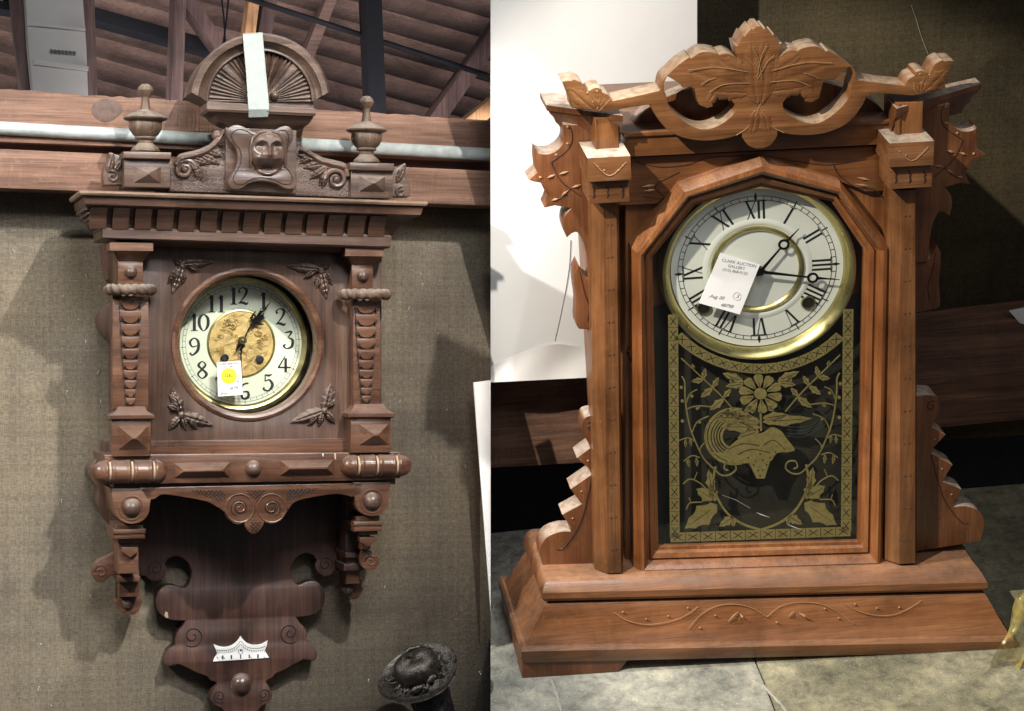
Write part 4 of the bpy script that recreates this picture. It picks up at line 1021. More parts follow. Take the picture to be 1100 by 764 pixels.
# columns
def column(xt, xb, yt, yb_):
    def ring(xs, y): 
        l, c1, c2, r = xs; A = FR.P(c1, y, 22); 
        g = lambda x, h: Vector((FR.P(x, y, 22).x, -h*PX, A.z))
        return [g(l, -12), g(l, 11), g(c1, 22), g(c2, 22), g(r, 15), g(r, -12)]
    m = MB(); m.loft([ring(xt, yt), ring(xb, yb_)]); 
    o1 = mk('column', m, WRt, C2)
    dots = MB()
    A, B = FR.P(xt[3], yt, 6), FR.P(xb[3], yb_, 6)
    for k in range(11):
        t = (k+.8)/11.5; y = yt+(yb_-yt)*t
        for f in (.3, .62):
            x = (xt[1]+(xt[2]-xt[1])*f)*(1-t)+(xb[1]+(xb[2]-xb[1])*f)*t
            c_ = FR.P(x, y-f*2, 22); dots.tube([c_-Vector((.0015, 0, .0012)), c_+Vector((0, -.0006, 0)), c_+Vector((.0012, 0, .0012))], [.0001, .0004, .0001], 6)
    mk('carved_nick', dots, cutdk, o1)
column((636.5, 648, 662, 666), (641, 653, 667, 671), 214, 616); column((957, 968, 983, 987), (954, 966, 983, 987), 205, 606)
# capitals
def capital(x0, y0, dx):
    m = MB()
    m.box(FR, x0, y0, x0+47.5, y0+23.5, 46, 2, .8); m.box(FR, x0+1, y0+23.5, x0+45.5, y0+47, 38, 2, .8)
    o1 = mk('capital', m, WRk, C2)
    p = MB()
    def g(x, y, h): return FR.P(x, y, h)
    p.box(FR, x0+7+dx, y0-43, x0+35+dx, y0+2, 24, -14, .6); p.box(FR, x0+9+dx, y0-42, x0+11+dx, y0, 26, 20, .4)
    mk('upper_post', p, WRz, o1)
    c_ = MB(); 
    c_.line(FR, [(x0+7, y0+5), (x0+24, y0+19), (x0+42, y0+4)], 46.3, .5, 5, 1, 4)
    for a_, b_ in ((11, 12), (18, 16), (33, 16), (38, 11)): c_.ball(FR.P(x0+a_, y0+b_-3, 46), .0011, 1, 8, 3)
    mk('chevron_cut', c_, cutR, o1)
    d_ = MB()
    for a_ in (7, 22, 38): d_.ribbon(FR, [(x0+a_-2, y0+30, 1), (x0+a_+.5, y0+33, 2.2), (x0+a_, y0+37, 1.5), (x0+a_+.8, y0+40, 2), (x0+a_-1, y0+43, 1)], 38.4, .5)
    mk('drill_cut', d_, cutdk, o1)
capital(631, 170, 0); capital(955.5, 154, 0)
# slanting hoods
def hood(inn, out, sg):
    A = FR.P(*inn, 32); zt = A.z
    O = FR.P(*out, 0)   # find depth so the outer corner keeps the same height
    B = FR.PF(*out, zt)
    def poly(ins, dz):
        xa, xb = A.x, B.x
        sx = sg
        return [Vector((xa, A.y+ins, zt+dz)), Vector((xb-sx*ins*1.0, B.y+ins*.5, zt+dz)), Vector((xb-sx*ins*1.0, B.y+(.036 if sg < 0 else .018), zt+dz)), Vector((xa, A.y+(.06 if sg < 0 else .03), zt+dz))]
    m = MB(); rings_ = [poly(.016, -.034), poly(.014, -.027), poly(.009, -.021), poly(.008, -.016), poly(.003, -.010), poly(.002, -.007), poly(0, -.006), poly(0, 0)]
    if sg > 0: rings_ = [[r[0], r[3], r[2], r[1]] for r in rings_]
    m.loft(rings_)
    return mk('hood', m, WRw, C2)
hood((669, 124.5), (587, 113), -1); hood((963, 117), (1054, 90), 1)
# wings
W1 = zl(560, 120, 7.643, [(345, 110), (352, 190)]) + catmull(zl(560, 120, 7.643, [(352, 190), (345, 260), (290, 320), (220, 350), (150, 345), (125, 325)]), 4)+zl(560, 120, 7.643, [(120, 400), (130, 500)])+catmull(zl(560, 120, 7.643, [(130, 500), (95, 530), (60, 562)]), 3)+zl(560, 120, 7.643, [(110, 578), (170, 588)])+catmull([(582, 197), (585, 205), (589.5, 210), (588, 217), (585, 223.5)], 3)+[(596, 221)]+catmull([(613.5, 224), (607, 233), (605.5, 244), (609, 255.5)], 4)+catmull([(614, 251), (620.5, 250), (627, 261), (631, 278), (634, 302)], 4)+[(660, 302), (660, 134)]
W2 = catmull([(637, 303), (628, 297), (621.8, 284.8)], 4)+catmull([(617.5, 294), (618, 308), (620.5, 327), (620, 351), (629, 354), (637, 355.5)], 3)+[(660, 356), (660, 303)]
W3 = catmull([(640, 446), (629, 448.5), (625.5, 457), (626.5, 467), (634, 478)], 4)+[(634, 481.5), (619.7, 492), (634, 505), (635.4, 510), (613, 525.5), (623.7, 540.4), (625, 541.5), (604, 553), (613, 566.6)]+catmull([(613, 571), (601.5, 571.5), (588, 577), (580.5, 588), (581, 600), (585, 612)], 4)+[(660, 614), (660, 446)]
for P_, hf in ((W1, 0), (W2, -4), (W3, -2)):
    mk('carved_wing', MB().prism(FR, P_, hf, hf-24, .8), WRw, C2)
    mk('carved_wing', MB().prism(FR, P_, hf, hf-24, .8, mirror='only'), WRw, C2)
wl = MB(); wd = MB()
mxx = AX[FR]
def both(mb, fn):
    n0 = len(mb.v); f0 = len(mb.f); fn(); vs = [Vector((2*mxx-v.x, v.y, v.z)) for v in mb.v[n0:]]; fs = [tuple(i-n0 for i in f) for f in mb.f[f0:]]; mb.add(vs, fs)
Z4 = lambda p: zl(560, 120, 7.643, p)
both(wd, lambda: [wd.line(FR, Z4(p), .4, .45, 5, 1, 4) for p in ([(385, 110), (415, 160), (415, 250), (360, 330), (245, 415)], [(245, 415), (290, 510), (340, 580), (400, 630), (490, 695)], [(400, 630), (350, 690), (290, 725)])])
both(wl, lambda: [wl.tube([FR.P(*Z4([a_])[0], .2), FR.P(*Z4([((a_[0]+b_[0])/2, (a_[1]+b_[1])/2)])[0], .9), FR.P(*Z4([b_])[0], .2)], [.0002, .0014, .0002], 6) for a_, b_ in (((212, 545), (278, 518)), ((310, 515), (390, 490)), ((330, 690), (388, 645)), ((412, 625), (490, 600)), ((250, 730), (300, 715)))])
both(wl, lambda: [wl.ball(FR.P(*Z4([p])[0], -.2), .0016, 1, 8, 4) for p in ((380, 125), (380, 262), (288, 355), (155, 540))])
both(wl, lambda: [wl.ball(FR.P(x, y, -2.2), .0013, 1, 8, 4) for x, y in ((631.5, 495), (624.5, 528), (615, 557))])
both(wd, lambda: wd.line(FR, [(636, 512), (630, 540), (622, 565), (606, 588), (598, 590)], -1.6, .6, 5, 1, 5))
both(wd, lambda: wd.spiral(FR, 634, 459, 1, 6, 1.1, 90, -1.6, .5, 5, 1))
both(wd, lambda: wd.line(FR, [(623, 292), (628, 315), (633, 330), (631, 345)], -3.6, .4, 5, 1, 4))
mk('wing_groove', wd, cutdk, C2); mk('wing_nick', wl, cutR, C2)
# frieze carving
fc = MB(); fd = MB()
for p in ([(80, 82), (160, 100), (260, 95), (345, 68), (480, 60)], [(560, 60), (700, 85), (800, 92), (930, 72)]): fd.line(FR, zl(660, 150, 3.4375, p), -.7, .5, 5, 1, 5)
fd.line(FR, zl(660, 150, 3.4375, [(105, 210), (185, 215), (150, 170), (240, 120)]), -.7, .5, 5, 1, 4); fd.line(FR, zl(660, 150, 3.4375, [(810, 95), (830, 130), (890, 175), (960, 185), (1010, 240)]), -.7, .6, 5, 1, 4)
for a_, b_ in (((100, 175), (150, 168)), ((895, 140), (945, 150)), ((890, 165), (940, 172)), ((110, 190), (150, 185))):
    q = zl(660, 150, 3.4375, [a_, b_]); fc.tube([FR.P(*q[0], -.8), FR.P((q[0][0]+q[1][0])/2, (q[0][1]+q[1][1])/2, -.2), FR.P(*q[1], -.8)], [.0002, .0014, .0002], 6)
mk('frieze_groove', fd, cutdk, frz); mk('frieze_nick', fc, cutR, frz)
# crest
A_ = lambda p: zl(690, 0, 7.643, p); B_ = lambda p: zl(690, 80, 7.643, p); Z1 = lambda p: zl(560, 60, 7.643, p)
HC = 30
crest = [(817.5, 23)]+A_([(935, 215), (912, 243), (895, 235), (870, 262), (840, 300), (825, 292), (808, 325), (785, 376), (762, 374), (772, 430), (795, 500)])
crest += catmull(A_([(795, 500), (750, 460), (690, 438), (632, 452)]), 4)+catmull(A_([(620, 440), (560, 428), (480, 430), (402, 480)]), 4)+catmull(A_([(385, 472), (300, 530), (230, 595), (170, 655), (148, 735)]), 4)
crest += [(708, 97.5), (680, 104), (658, 108.6)]
crest += catmull(Z1([(740, 355), (712, 318), (665, 300)]), 3)+catmull(Z1([(655, 270), (610, 262), (560, 285), (545, 302)]), 3)+catmull(Z1([(545, 302), (520, 260), (490, 218), (432, 195)]), 3)+catmull(Z1([(410, 205), (370, 205), (335, 212)]), 3)+Z1([(375, 290), (405, 370), (415, 430), (520, 445), (620, 458), (690, 462)])
crest += [(675, 116), (698.7, 112.5)]+catmull(B_([(70, 262), (110, 340), (200, 450), (320, 515), (480, 545), (640, 535), (760, 508), (818, 478)]), 4)+catmull(B_([(822, 520), (870, 585), (938, 612)]), 4)
holeC = catmull([(717, 82), (722, 85), (730, 90)], 3)+B_([(330, 108), (345, 112), (395, 103), (430, 120), (455, 200), (470, 252), (530, 278), (580, 265), (572, 215), (612, 198), (680, 150), (702, 168), (745, 165), (728, 210)])+catmull(B_([(768, 255), (760, 310), (700, 372), (600, 432), (500, 450), (410, 425), (300, 350), (225, 270), (202, 190)]), 4)+[(713.5, 97), (713, 90)]
cb2 = [((p := FR.P(x, y, HC)).x, p.z) for x, y in crest]; hb2 = [((p := FR.P(x, y, HC)).x, p.z) for x, y in holeC]
cxm = FR.P(815.5, 90, HC).x
full = [(x, z) for x, z in cb2 if x < cxm]; full = full+[(2*cxm-x, z) for x, z in reversed(full)]
crq = 0
crs_ = mk('crest', MB().prism_l(full, HC, HC-24, .8, [hb2, [(2*cxm-x, z) for x, z in reversed(hb2)]]), WRc, C2)
crl = MB()
def bothr(fn):
    n0 = len(crl.v); f0 = len(crl.f); fn(); vs = [Vector((2*cxm-v.x, v.y, v.z)) for v in crl.v[n0:]]; fs = [tuple(i-n0 for i in f) for f in crl.f[f0:]]; crl.add(vs, fs)
HR = HC-.8
bothr(lambda: crl.leaf(FR, (813, 112), (807, 36), 32, HR, 2.8, 5, 36, 8, 0, 0)); bothr(lambda: crl.leaf(FR, (806, 104), (795, 52), 21, HR, 2.2, 4, 30, 8, 0, 0))
bothr(lambda: crl.leaf(FR, (806, 92), (735, 76), 38, HR, 2.5, 6, 40, 8, 0, 0)); bothr(lambda: crl.leaf(FR, (806, 100), (750, 97), 18, HR, 2.2, 5, 36, 6, 0, 0)); bothr(lambda: crl.leaf(FR, (800, 80), (765, 60), 22, HR, 2.2, 3, 30, 6, 0, 0))
bothr(lambda: crl.leaf(FR, (770, 96), (757, 114), 14, HR, 1.7, 3, 20, 6, 0, 0)); bothr(lambda: crl.leaf(FR, (812, 118), (806, 150), 16, HR, 1.9, 3, 24, 6, 0, 0))
bothr(lambda: crl.leaf(FR, (636, 117), (608, 92), 20, HR, 2.2, 3, 24, 6, 0, 0)); bothr(lambda: crl.leaf(FR, (640, 117), (632, 98), 12, HR, 1.9, 2, 20, 6, 0, 0)); bothr(lambda: crl.leaf(FR, (644, 117), (647, 100), 10, HR, 1.9, 2, 20, 6, 0, 0))
mk('crest_carving', crl, WRc, crs_, 45)
cg = MB()
def bothc(fn):
    n0 = len(cg.v); f0 = len(cg.f); fn(); vs = [Vector((2*cxm-v.x, v.y, v.z)) for v in cg.v[n0:]]; fs = [tuple(i-n0 for i in f) for f in cg.f[f0:]]; cg.add(vs, fs)
for p in (A_([(370, 578), (450, 566), (560, 552), (680, 560), (860, 590)]), A_([(480, 695), (540, 660), (600, 638)]), A_([(550, 755), (640, 705), (750, 685), (880, 685)]), A_([(985, 640), (950, 480), (900, 380)]), A_([(980, 650), (900, 520), (840, 470)])):
    bothc(lambda: cg.line(FR, p, HC+2.4, .3, 5, 1, 5))
for p in (B_([(985, 215), (930, 330), (860, 440), (770, 500)]),):
    bothc(lambda: cg.line(FR, p, HC+.2, .4, 5, 1, 5))
bothc(lambda: [cg.line(FR, Z1(p), HC+.2, .3, 5, 1, 3) for p in ([(615, 440), (650, 400), (685, 350)], [(640, 450), (700, 390), (735, 350)])])
bothc(lambda: [cg.ball(FR.P(*Z1([p])[0], HC-.3), .0012, 1, 8, 3) for p in ((540, 305), (585, 375), (620, 290))])
mk('crest_line', cg, cutR, crs_)
# door frame
outerD = [(680, 616), (678, 266), (729, 198), (815.6, 168), (901.5, 193.6), (955, 262), (947.5, 607)]
innerD = [(708.7, 590.6), (702, 279), (748, 223), (819, 203), (895, 219), (930, 271), (923.5, 585)]
prD = [(0, -8), (0, 7), (.05, 10), (.2, 15), (.34, 16.5), (.46, 13), (.52, 9.5), (.56, 5), (.6, 5), (.66, 7.5), (.82, 5), (.88, 1), (1, 0), (1, -6), (0, -8)]
df = MB(); rings_ = []
cL = [[FR.P(outerD[i][0]*(1-t)+innerD[i][0]*t, outerD[i][1]*(1-t)+innerD[i][1]*t, 6) for i in range(7)] for t, h in prD]
rings_ = [[Vector((p.x, -h*PX, p.z)) for p in r] for r, (t, h) in zip(cL, prD)]
df.loft(rings_, cap=False)
door = mk('door_frame', df, WRd, C2, 20)
pane = MB().prism(FR, [(x+(813-x)*-.02, y) for x, y in innerD], -2, -3.2, 0); gso = mk('glass', pane, glass, door)
sc_m = MB()  # white streaks that paint lamp reflections onto the pane
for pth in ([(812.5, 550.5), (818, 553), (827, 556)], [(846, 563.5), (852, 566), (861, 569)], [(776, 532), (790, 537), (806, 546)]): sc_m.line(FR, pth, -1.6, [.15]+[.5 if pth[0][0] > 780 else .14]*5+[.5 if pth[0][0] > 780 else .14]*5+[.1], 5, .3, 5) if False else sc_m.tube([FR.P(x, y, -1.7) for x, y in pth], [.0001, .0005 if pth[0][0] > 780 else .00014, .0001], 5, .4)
mk('reflection_streak', sc_m, paper, gso)
for x, y in ((953.5, 342), (953, 546)):
    hg = MB(); hg.tube([FR.P(x, y-9, 4), FR.P(x, y+9, 4)], .0022, 10); hg.ball(FR.P(x, y-11, 4), .0018, 1, 8, 4, True); mk('hinge', hg, blued, door)
lt = MB().tube([FR.P(676, 372, 4), FR.P(674, 380, 8), FR.P(677, 388, 4)], .0015, 8); lt.ball(FR.P(675, 378, 8), .0022, 1, 8, 5, True); mk('latch', lt, blued, door)
# dial
HF = -15
fc_ = FR.P(813.5, 289, HF); SR = (FR.P(814.5, 289, HF)-FR.P(813.5, 289, HF)).length
RR = 92.6*SR; bc_ = FR.P(815.5, 293, HF+8)
face = mk('dial', cirm(fc_, [(1e-6, 0), (RR*1.0, 0), (RR*1.0, -.001)], 90), white_d, C2)
RB = 106*SR*.985
bzz = MB()
bzz.lathe(bc_, 'y', [(RB*.875, -.0145), (RB*.885, -.010), (RB*.905, -.004), (RB*.935, .001), (RB*.965, .003), (RB*.99, .002), (RB, -.001), (RB, -.016), (RB*.875, -.0145)], 120)
mk('bezel', bzz, brass, C2, 40)
ir = MB(); rI = 50.5*SR
ir.lathe(fc_, 'y', [(rI*.88, 0), (rI*.9, .0018), (rI*.94, .003), (rI*.985, .0022), (rI, 0)], 90); mk('inner_ring', ir, brass, face)
mk('raised_band', MB().lathe(fc_, 'y', [(RR*.555, .0002), (RR*.57, .0010), (RR*.60, .0012), (RR*.64, .0002)], 90), white_d, face)
RT = 85*SR; rk = MB(); dpR = lambda u, a_: dp(u, a_, h=HF+.3, c=fc_, R=RT, rot=0.5)
for rr in (1.0, .945): 
    m = cirm(fc_, [(RT*rr-.0003, .0001), (RT*rr-.0003, .0003), (RT*rr+.0003, .0003), (RT*rr+.0003, .0001)], 90); rk.add(m.v, m.f)
for k in range(60):
    lrib(rk, [dpR(.945, k*6), dpR(1, k*6)], .0006)
    if k % 15 == 0:
        lrib(rk, [dpR(.93, k*6), dpR(.99, k*6), dpR(1.045, k*6)], [.0008, .0034, .0006])
    elif k % 5 == 0: lrib(rk, [dpR(.945, k*6), dpR(1.03, k*6)], .0012)
mk('minute_track', rk, ink, face)
rm = MB()
def rom(n, s):
    a_ = n*30; u0, u1 = .66, .93
    W = {'I': .062, 'V': .125, 'X': .135}; tot = sum(W[c] for c in s)
    x = -tot/2
    def q(dx, u):
        a2 = radians(90-a_+.5); er = Vector((cos(a2), 0, sin(a2))); et = Vector((sin(a2), 0, -cos(a2)))
        return Vector((fc_.x, -(HF+.3)*PX, fc_.z))+er*RT*u+et*RT*dx
    for c in s:
        w = W[c]
        if c == 'I':
            lrib(rm, [q(x+w/2, u0), q(x+w/2, u1)], RT*.027)
        elif c == 'V':
            lrib(rm, [q(x+w*.12, u1), q(x+w*.5, u0)], RT*.027); lrib(rm, [q(x+w*.88, u1), q(x+w*.5, u0)], RT*.010)
        else:
            lrib(rm, [q(x+w*.1, u1), q(x+w*.9, u0)], RT*.027); lrib(rm, [q(x+w*.9, u1), q(x+w*.1, u0)], RT*.010)
        x += w
    for u in (u0, u1): lrib(rm, [q(-tot/2-.01, u), q(tot/2+.01, u)], RT*.009)
for n, s in enumerate(('I', 'II', 'III', 'IIII', 'V', 'VI', 'VII', 'VIII', 'IX', 'X', 'XI', 'XII'), 1): rom(n, s)
mk('numerals', rm, ink, face)
for x, y in ((868.2, 325.2), (755.8, 330.7)):
    ww = MB(); wk_ = MB(); c_ = FR.P(x, y, HF+.5); wk_.lathe(c_, 'y', [(.0064, 0), (.0064, .0016), (.0078, .0016), (.0082, 0)], 28); ww.lathe(c_, 'y', [(1e-6, .0004), (.0064, .0004), (.0064, 0)], 28)
    hh_ = mk('winding_hole', ww, blackm, face); mk('hole_rim', wk_, brass, hh_)
Z6 = lambda p: zl(700, 190, 3.639, p)
for nm, c0, rc, tip, hh in (('hour_hand', (425, 372), (517, 265), (577, 203), HF+7), ('minute_hand', (425, 372), (630, 395), (736, 403), HF+9)):
    m = MB(); c0, rc, tip = Z6([c0, rc, tip]); dx, dy = rc[0]-c0[0], rc[1]-c0[1]; l = math.hypot(dx, dy); ux, uy = dx/l, dy/l
    m.ribbon(FR, [(c0[0]-ux*6, c0[1]-uy*6, 2), (*c0, 3.4), (rc[0]-ux*10, rc[1]-uy*10, 1.8), (rc[0]-ux*5, rc[1]-uy*5, 2.6)], hh, .7, 3)
    m.lathe(FR.P(*rc, hh), 'y', [(.0036, -.0004), (.0036, .0005), (.0062, .0005), (.0062, -.0004), (.0036, -.0004)], 24)
    m.ribbon(FR, [(rc[0]+ux*5, rc[1]+uy*5, 3.5), (rc[0]*.6+tip[0]*.4, rc[1]*.6+tip[1]*.4, 2), (*tip, .5)], hh, .7, 3)
    mk(nm, m, blued, C2)
mk('hand_hub', MB().lathe(FR.P(*Z6([(425, 372)])[0], HF+9), 'y', [(.0048, -.006), (.0048, 0), (.003, .001), (1e-6, .0016)], 20), blued, C2)
# gilt pattern on the lower glass
GH = -4.2
gt = MB(); gx = MB()
G1 = lambda p: zl(710, 385, 5.116, p); G2 = lambda p: zl(710, 480, 5.116, p)
def cell(a, b, c, d):     # quad, px corners in order
    cx_, cy_ = sum(p[0] for p in (a, b, c, d))/4, sum(p[1] for p in (a, b, c, d))/4
    s = lambda p, k: (cx_+(p[0]-cx_)*k, cy_+(p[1]-cy_)*k)
    gt.prism(FR, [s(p, .955) for p in (a, b, c, d)], GH, GH-.4, 0)
    for p, q in ((a, c), (b, d)): gx.ribbon(FR, [(*s(p, .6), .8), (*s(q, .6), .8)], GH+.12, .1, 0)
cx1, cy1 = 815.5, 293
ny_ = 17
for i in range(ny_):
    y0 = 338+(578-338)/ny_*i; y1 = 338+(578-338)/ny_*(i+1); f = lambda y: (717.5+(y-338)*.008, 728.5+(y-338)*.008)
    cell((f(y0)[0], y0), (f(y0)[1], y0), (f(y1)[1], y1), (f(y1)[0], y1))
    g = lambda y: (905.5-(y-338)*.01, 917-(y-338)*.01); o_ = 6
    cell((g(y0)[0], y0-o_), (g(y0)[1], y0-o_), (g(y1)[1], y1-o_), (g(y1)[0], y1-o_))
nb_ = 12
for i in range(nb_):
    x0 = 720+(914-720)/nb_*i; x1 = 720+(914-720)/nb_*(i+1); t = lambda x: 572.5-(x-720)*.035
    cell((x0, t(x0)), (x1, t(x1)), (x1, t(x1)+10.5), (x0, t(x0)+10.5))
na = 15
for i in range(na):
    a0, a1 = [radians(-139.5+99/na*(i+q)) for q in (0, 1)]
    p = lambda r, a: (cx1+r*cos(a), cy1+1-r*.89*sin(a))
    cell(p(109, a0), p(109, a1), p(121, a1), p(121, a0))
def gleaf(b, t, w):
    dx, dy = t[0]-b[0], t[1]-b[1]; l = math.hypot(dx, dy); nx_, ny2 = -dy/l, dx/l
    pts = []
    for s_ in (1, -1):
        r = [(b[0]+dx*u+nx_*s_*w/2*sin(pi*u**.8)*(1+.3*sin(u*18))*.85, b[1]+dy*u+ny2*s_*w/2*sin(pi*u**.8)*(1+.2*sin(u*18))) for u in [k/9 for k in range(10)]]
        pts += r if s_ == 1 else r[::-1][1:-1]
    gt.prism(FR, pts, GH, GH-.4, 0); gx.ribbon(FR, [(b[0]+dx*.2, b[1]+dy*.2, .6), (b[0]+dx*.85, b[1]+dy*.85, .4)], GH+.12, .1, 0)
def gl(pts, w=1.4): gt.ribbon(FR, [(*p, w*.85) for p in pts], GH, .4, 5)
mirx = lambda pts: [(2*817.3-x, y-.0*(x-817)-(817.3-x)*.045) for x, y in pts]
for mf in (lambda p: p, mirx):
    gl(mf(G1([(112, 0), (230, 110), (330, 205), (415, 300)])), 1.5)
    for b, t, w in (((232, 115), (245, 55), 6), ((232, 118), (168, 128), 6), ((285, 160), (318, 105), 6), ((283, 165), (218, 215), 7), ((345, 215), (385, 170), 6), ((345, 225), (268, 285), 8), ((180, 62), (172, 30), 4), ((455, 130), (338, 82), 9), ((455, 140), (355, 155), 7), ((400, 140), (380, 100), 6)): gleaf(*mf(G1([b, t])), w)
    gl(mf(G1([(115, 100), (130, 130), (132, 200), (140, 280), (160, 380), (190, 460), (235, 550)])+G2([(290, 120), (330, 155), (375, 155), (412, 125), (400, 90), (360, 88), (348, 120), (370, 130)])), 1.8)
    gl(mf(G1([(140, 280), (200, 262), (285, 268)])), 1.3); gl(mf(G1([(170, 410), (200, 350), (262, 318)])), 1.3); gl(mf(G1([(140, 245), (160, 195), (200, 172)])), 1.2)
    gl(mf(G1([(240, 560), (215, 500), (250, 455)])), 1.2); gl(mf(G1([(190, 460), (150, 438), (100, 452)])), 1.2)
    for p in ((112, 160), (200, 275), (170, 208), (212, 350), (118, 235), (118, 345), (205, 270)): gt.prism(FR, circ(*mf(G1([p]))[0], 1.8, n=10), GH, GH-.4, 0)
    for b, t in (((135, 445), (135, 490)), ((160, 445), (168, 485))): gleaf(*mf(G1([b, t])), 3.5)
    gl(mf(G2([(215, 60), (170, 50), (125, 80)])), 1.2)
    for b, t in (((145, 60), (155, 115)), ((195, 60), (200, 110))): gleaf(*mf(G2([b, t])), 4)
    gl(mf(G2([(250, 235), (215, 200), (160, 178), (122, 205)])), 1.4); gl(mf(G2([(180, 185), (200, 140)])), 1.1); gl(mf(G2([(225, 305), (160, 310), (140, 345)])), 1.3); gl(mf(G2([(165, 310), (155, 280)])), 1)
    gl(mf(G2([(300, 110), (288, 190), (305, 270), (365, 365), (450, 425), (548, 457)])), 2.7)
    for b, t, w in (((310, 320), (130, 450), 21), ((290, 290), (195, 232), 14), ((280, 250), (262, 125), 10), ((400, 385), (320, 438), 9), ((395, 395), (400, 440), 6), ((300, 300), (270, 200), 10)): gleaf(*mf(G2([b, t])), w)
fcx_, fcy_ = G1([(547, 195)])[0]
for k in range(10):
    a = 2*pi*k/10+.2; 
    pts = [(fcx_+cos(a+w_)*r*1.0, fcy_+sin(a+w_)*r*.9) for r, w_ in ((8, -.1), (16, -.27), (21.5, -.24), (23.5, -.1), (23, 0), (23.5, .1), (21.5, .24), (16, .27), (8, .1))]
    gt.prism(FR, pts, GH, GH-.4, 0); gx.ribbon(FR, [(fcx_+cos(a)*9, fcy_+sin(a)*8, .8), (fcx_+cos(a)*15, fcy_+sin(a)*13.5, .3)], GH+.12, .1, 0)
gt.prism(FR, circ(fcx_, fcy_, 6.8, 6.2, n=24), GH, GH-.4, 0)
gl(G1([(545, 270), (548, 320), (550, 400)]), 2.5); gt.prism(FR, G1([(480, 270), (520, 290), (500, 305)]), GH, GH-.4, 0); gleaf(*G1([(500, 265), (455, 300)]), 6); gleaf(*G1([(590, 265), (620, 290)]), 6)
# shell arcs on the left
for r, w in ((31, 3.5), (27, 3), (23.5, 2), (20.5, 1.6), (17.5, 1.4), (14, 3)):
    gl([(789+r*cos(radians(a)), 469-r*.95*sin(radians(a))) for a in range(75, 290, 15)], w)
for k, (b, t, w) in enumerate((((545, 350), (400, 330), 12), ((545, 380), (330, 375), 12), ((540, 400), (420, 440), 12), ((560, 350), (830, 330), 11), ((560, 330), (700, 310), 9), ((420, 330), (300, 320), 16), ((500, 320), (330, 300), 10))): gleaf(*G1([b, t]), w)
gt.prism(FR, G1(catmull([(345, 520), (420, 450), (500, 420), (560, 410), (610, 380), (660, 400), (690, 440), (735, 500), (700, 515), (640, 520), (610, 560)], 4))+G2([(600, 80), (570, 175), (525, 175), (485, 90), (400, 95), (330, 60), (280, 30)]), GH-.05, GH-.5, 0)
for p in ((510, 100), (560, 75), (580, 100), (535, 130), (560, 130), (545, 160), (520, 80), (600, 60), (545, 40), (480, 60), (630, 30)): gx.prism(FR, circ(*G2([p])[0], .9, n=8), GH+.12, GH, 0)
for p in ([(370, 500), (450, 470), (540, 480)], [(560, 480), (620, 450), (680, 500)], [(420, 530), (500, 500), (600, 520)], [(430, 350), (500, 380), (520, 400)]): gx.ribbon(FR, [(*q, .7) for q in G1(p)], GH+.12, .1)
mk('gilt_pattern', gt, gilt, C2); mk('gilt_detail', gx, blackm, C2)
for i, r in enumerate((300, 330, 360)):
    pass
arcs = MB()
for i in range(4): arcs.ribbon(FR, [(*q, .5) for q in G1([(690, 375+i*18), (780, 378+i*18), (850, 355+i*14), (905, 310+i*16)])], GH, .2)
mk('faded_arcs', arcs, simple('pale_blue_line', (.045, .06, .058), .5), C2)
# tag on glass
T3 = root('auction_tag', FR, FR.P(783, 338, 0), 'tilted white paper tag with faint handwriting stuck over the white roman dial', 'tag')
HT2 = 0.5
Z7 = lambda p: zl(740, 240, 6.944, p)
mk('paper_tag', MB().prism(FR, Z7([(235, 220), (530, 310), (380, 680), (75, 595)]), HT2, HT2-.5, 0), paperR, T3)
tt = MB()
for s, p, z, xs in (('CLARK AUCTION', (375, 298), 5.0, .95), ('GALLERY', (355, 328), 4.6, 1), ('(315) 868-0122', (345, 360), 4.4, 1.0)): textmb(FR, s, *Z7([p])[0], z, -17+2.0, HT2+.15, tt, xs)
textmb(FR, 'Aug 20', *Z7([(205, 550)])[0], 5.5, -14, HT2+.15, tt, 1, .4); textmb(FR, '5', *Z7([(360, 545)])[0], 6, -14, HT2+.15, tt, 1, .4); textmb(FR, '48798', *Z7([(280, 615)])[0], 5.5, -14, HT2+.15, tt, 1, .4)
tt.line(FR, circ(*Z7([(360, 545)])[0], 4.2, n=18), HT2+.15, .2)
mk('handwriting', tt, penR, T3)
# yellow plastic strip
ys = MB(); vs = []; nu, nv = 30, 8
ctr = catmull([(1108, 640), (1098, 672), (1086, 702), (1070, 735), (1050, 775), (1040, 800)], 5)
for i, (x, y) in enumerate(ctr):
    for j in range(nv+1):
        v = j/nv-.5; h = 95+10*sin(v*5+i*.4)+4*sin(i*.9); w = 26+4*sin(i*.7)
        vs.append(FR.P(x+v*w, y+v*w*.35, h))
n_ = nv+1; ys.add(vs, [(i*n_+j, i*n_+j+1, (i+1)*n_+j+1, (i+1)*n_+j) for i in range(len(ctr)-1) for j in range(nv)])
ymat = bpy.data.materials.new('yellow_film'); ymat.use_nodes = True; b_ = ymat.node_tree.nodes['Principled BSDF']
nt = ymat.node_tree
b_.inputs['Base Color'].default_value = (.42, .34, .10, 1); b_.inputs['Roughness'].default_value = .25
nt.links.new(ramp(nt, noise(nt, (50, 50, 25), 1.0, 4, 1), [(.35, grey(.3)), (.65, grey(.9))]), b_.inputs['Alpha'])
top('plastic_strip', FR, ys, ymat, 'crinkled see-through yellow plastic strip at the bottom right corner', 'strip', angle=60)

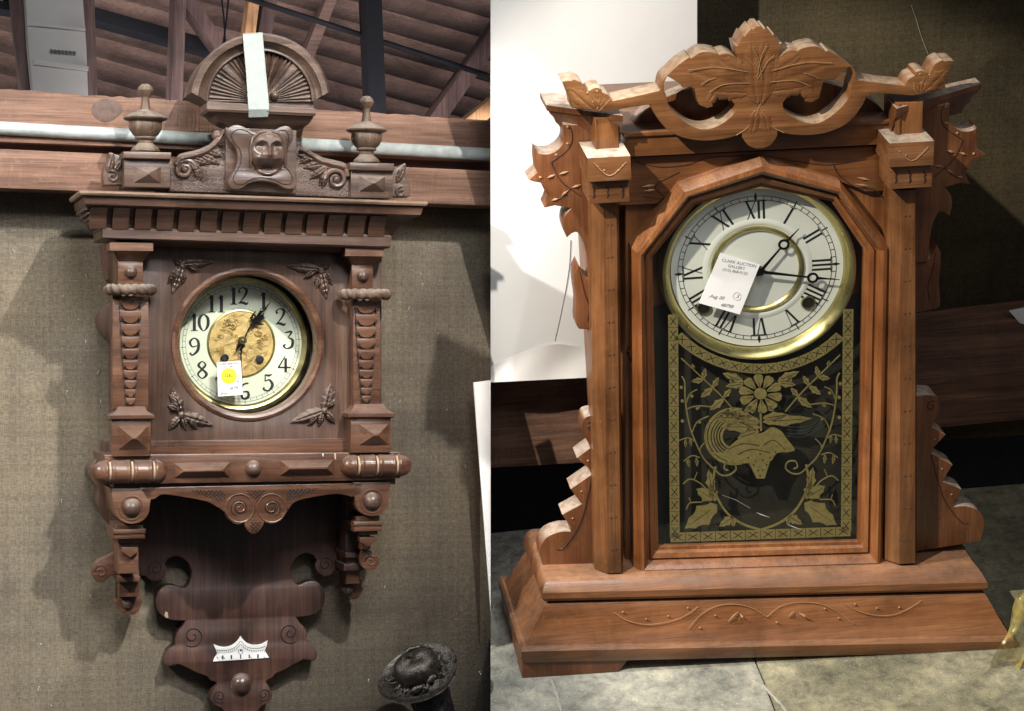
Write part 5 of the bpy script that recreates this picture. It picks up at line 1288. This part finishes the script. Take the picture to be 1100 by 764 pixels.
# ================================================================== CAMERA, LIGHT
cam = bpy.data.cameras.new('camera'); co = bpy.data.objects.new('camera', cam); col.objects.link(co)
co.location = CAM; co.rotation_euler = (pi/2, 0, 0); cam.sensor_width = 36; cam.lens = 36*D/1.1; cam.clip_end = 100; cam.clip_start = .05
sc.camera = co
w = bpy.data.worlds.new('World'); sc.world = w; w.use_nodes = True
w.node_tree.nodes['Background'].inputs[0].default_value = (.88, .9, 1, 1); w.node_tree.nodes['Background'].inputs[1].default_value = .085
def aim(o, t): o.rotation_euler = (Vector(t)-o.location).to_track_quat('-Z', 'Y').to_euler()
def spot(name, loc, tgt, e, ang, blend, rad, c=(1, 1, 1)):
    l = bpy.data.lights.new(name, 'SPOT'); l.energy = e; l.spot_size = radians(ang); l.spot_blend = blend; l.shadow_soft_size = rad; l.color = c
    o = bpy.data.objects.new(name, l); col.objects.link(o); o.location = loc; aim(o, tgt); return o
def area(name, loc, tgt, e, sx, sy, spread, c=(1, 1, 1)):
    l = bpy.data.lights.new(name, 'AREA'); l.energy = e; l.shape = 'RECTANGLE'; l.size = sx; l.size_y = sy; l.spread = radians(spread); l.color = c
    o = bpy.data.objects.new(name, l); col.objects.link(o); o.location = loc; aim(o, tgt); return o
# left bay
area('soft_fill_left', (.12, -1.9, 1.25), (-.46, 0, 0), 3.2, .7, .5, 46, (.95, .97, 1))  # added soft fill in front of the left bay
spot('hall_lamp_left', (-1.45, -1.15, .95), (-.33, 0, -.04), 165, 30, .25, .02, (1, .96, .90))
spot('hall_lamp_right', (.52, -1.32, 1.3), (-.42, 0, -.04), 185, 27, .2, .02, (1, .96, .90))
area('roof_fill', (-.35, .42, .12), (-.25, 1.3, .6), 7.0, 1.0, .2, 170, (1, .93, .93))  # added lamp, hidden behind the beams to brighten the roof
# right bay
spot('key_lamp_right', (-1.0, -1.8, 1.0), (.33, 0, .0), 290, 21, .25, .02, (1, .92, .78))
area('fill_lamp_right', (.7, -1.8, .7), (.3, 0, 0), .5, .6, .6, 60, (1, .92, .8))
sc.view_settings.view_transform = 'Standard'; sc.view_settings.look = 'None'; sc.view_settings.exposure = 0; sc.view_settings.gamma = 1
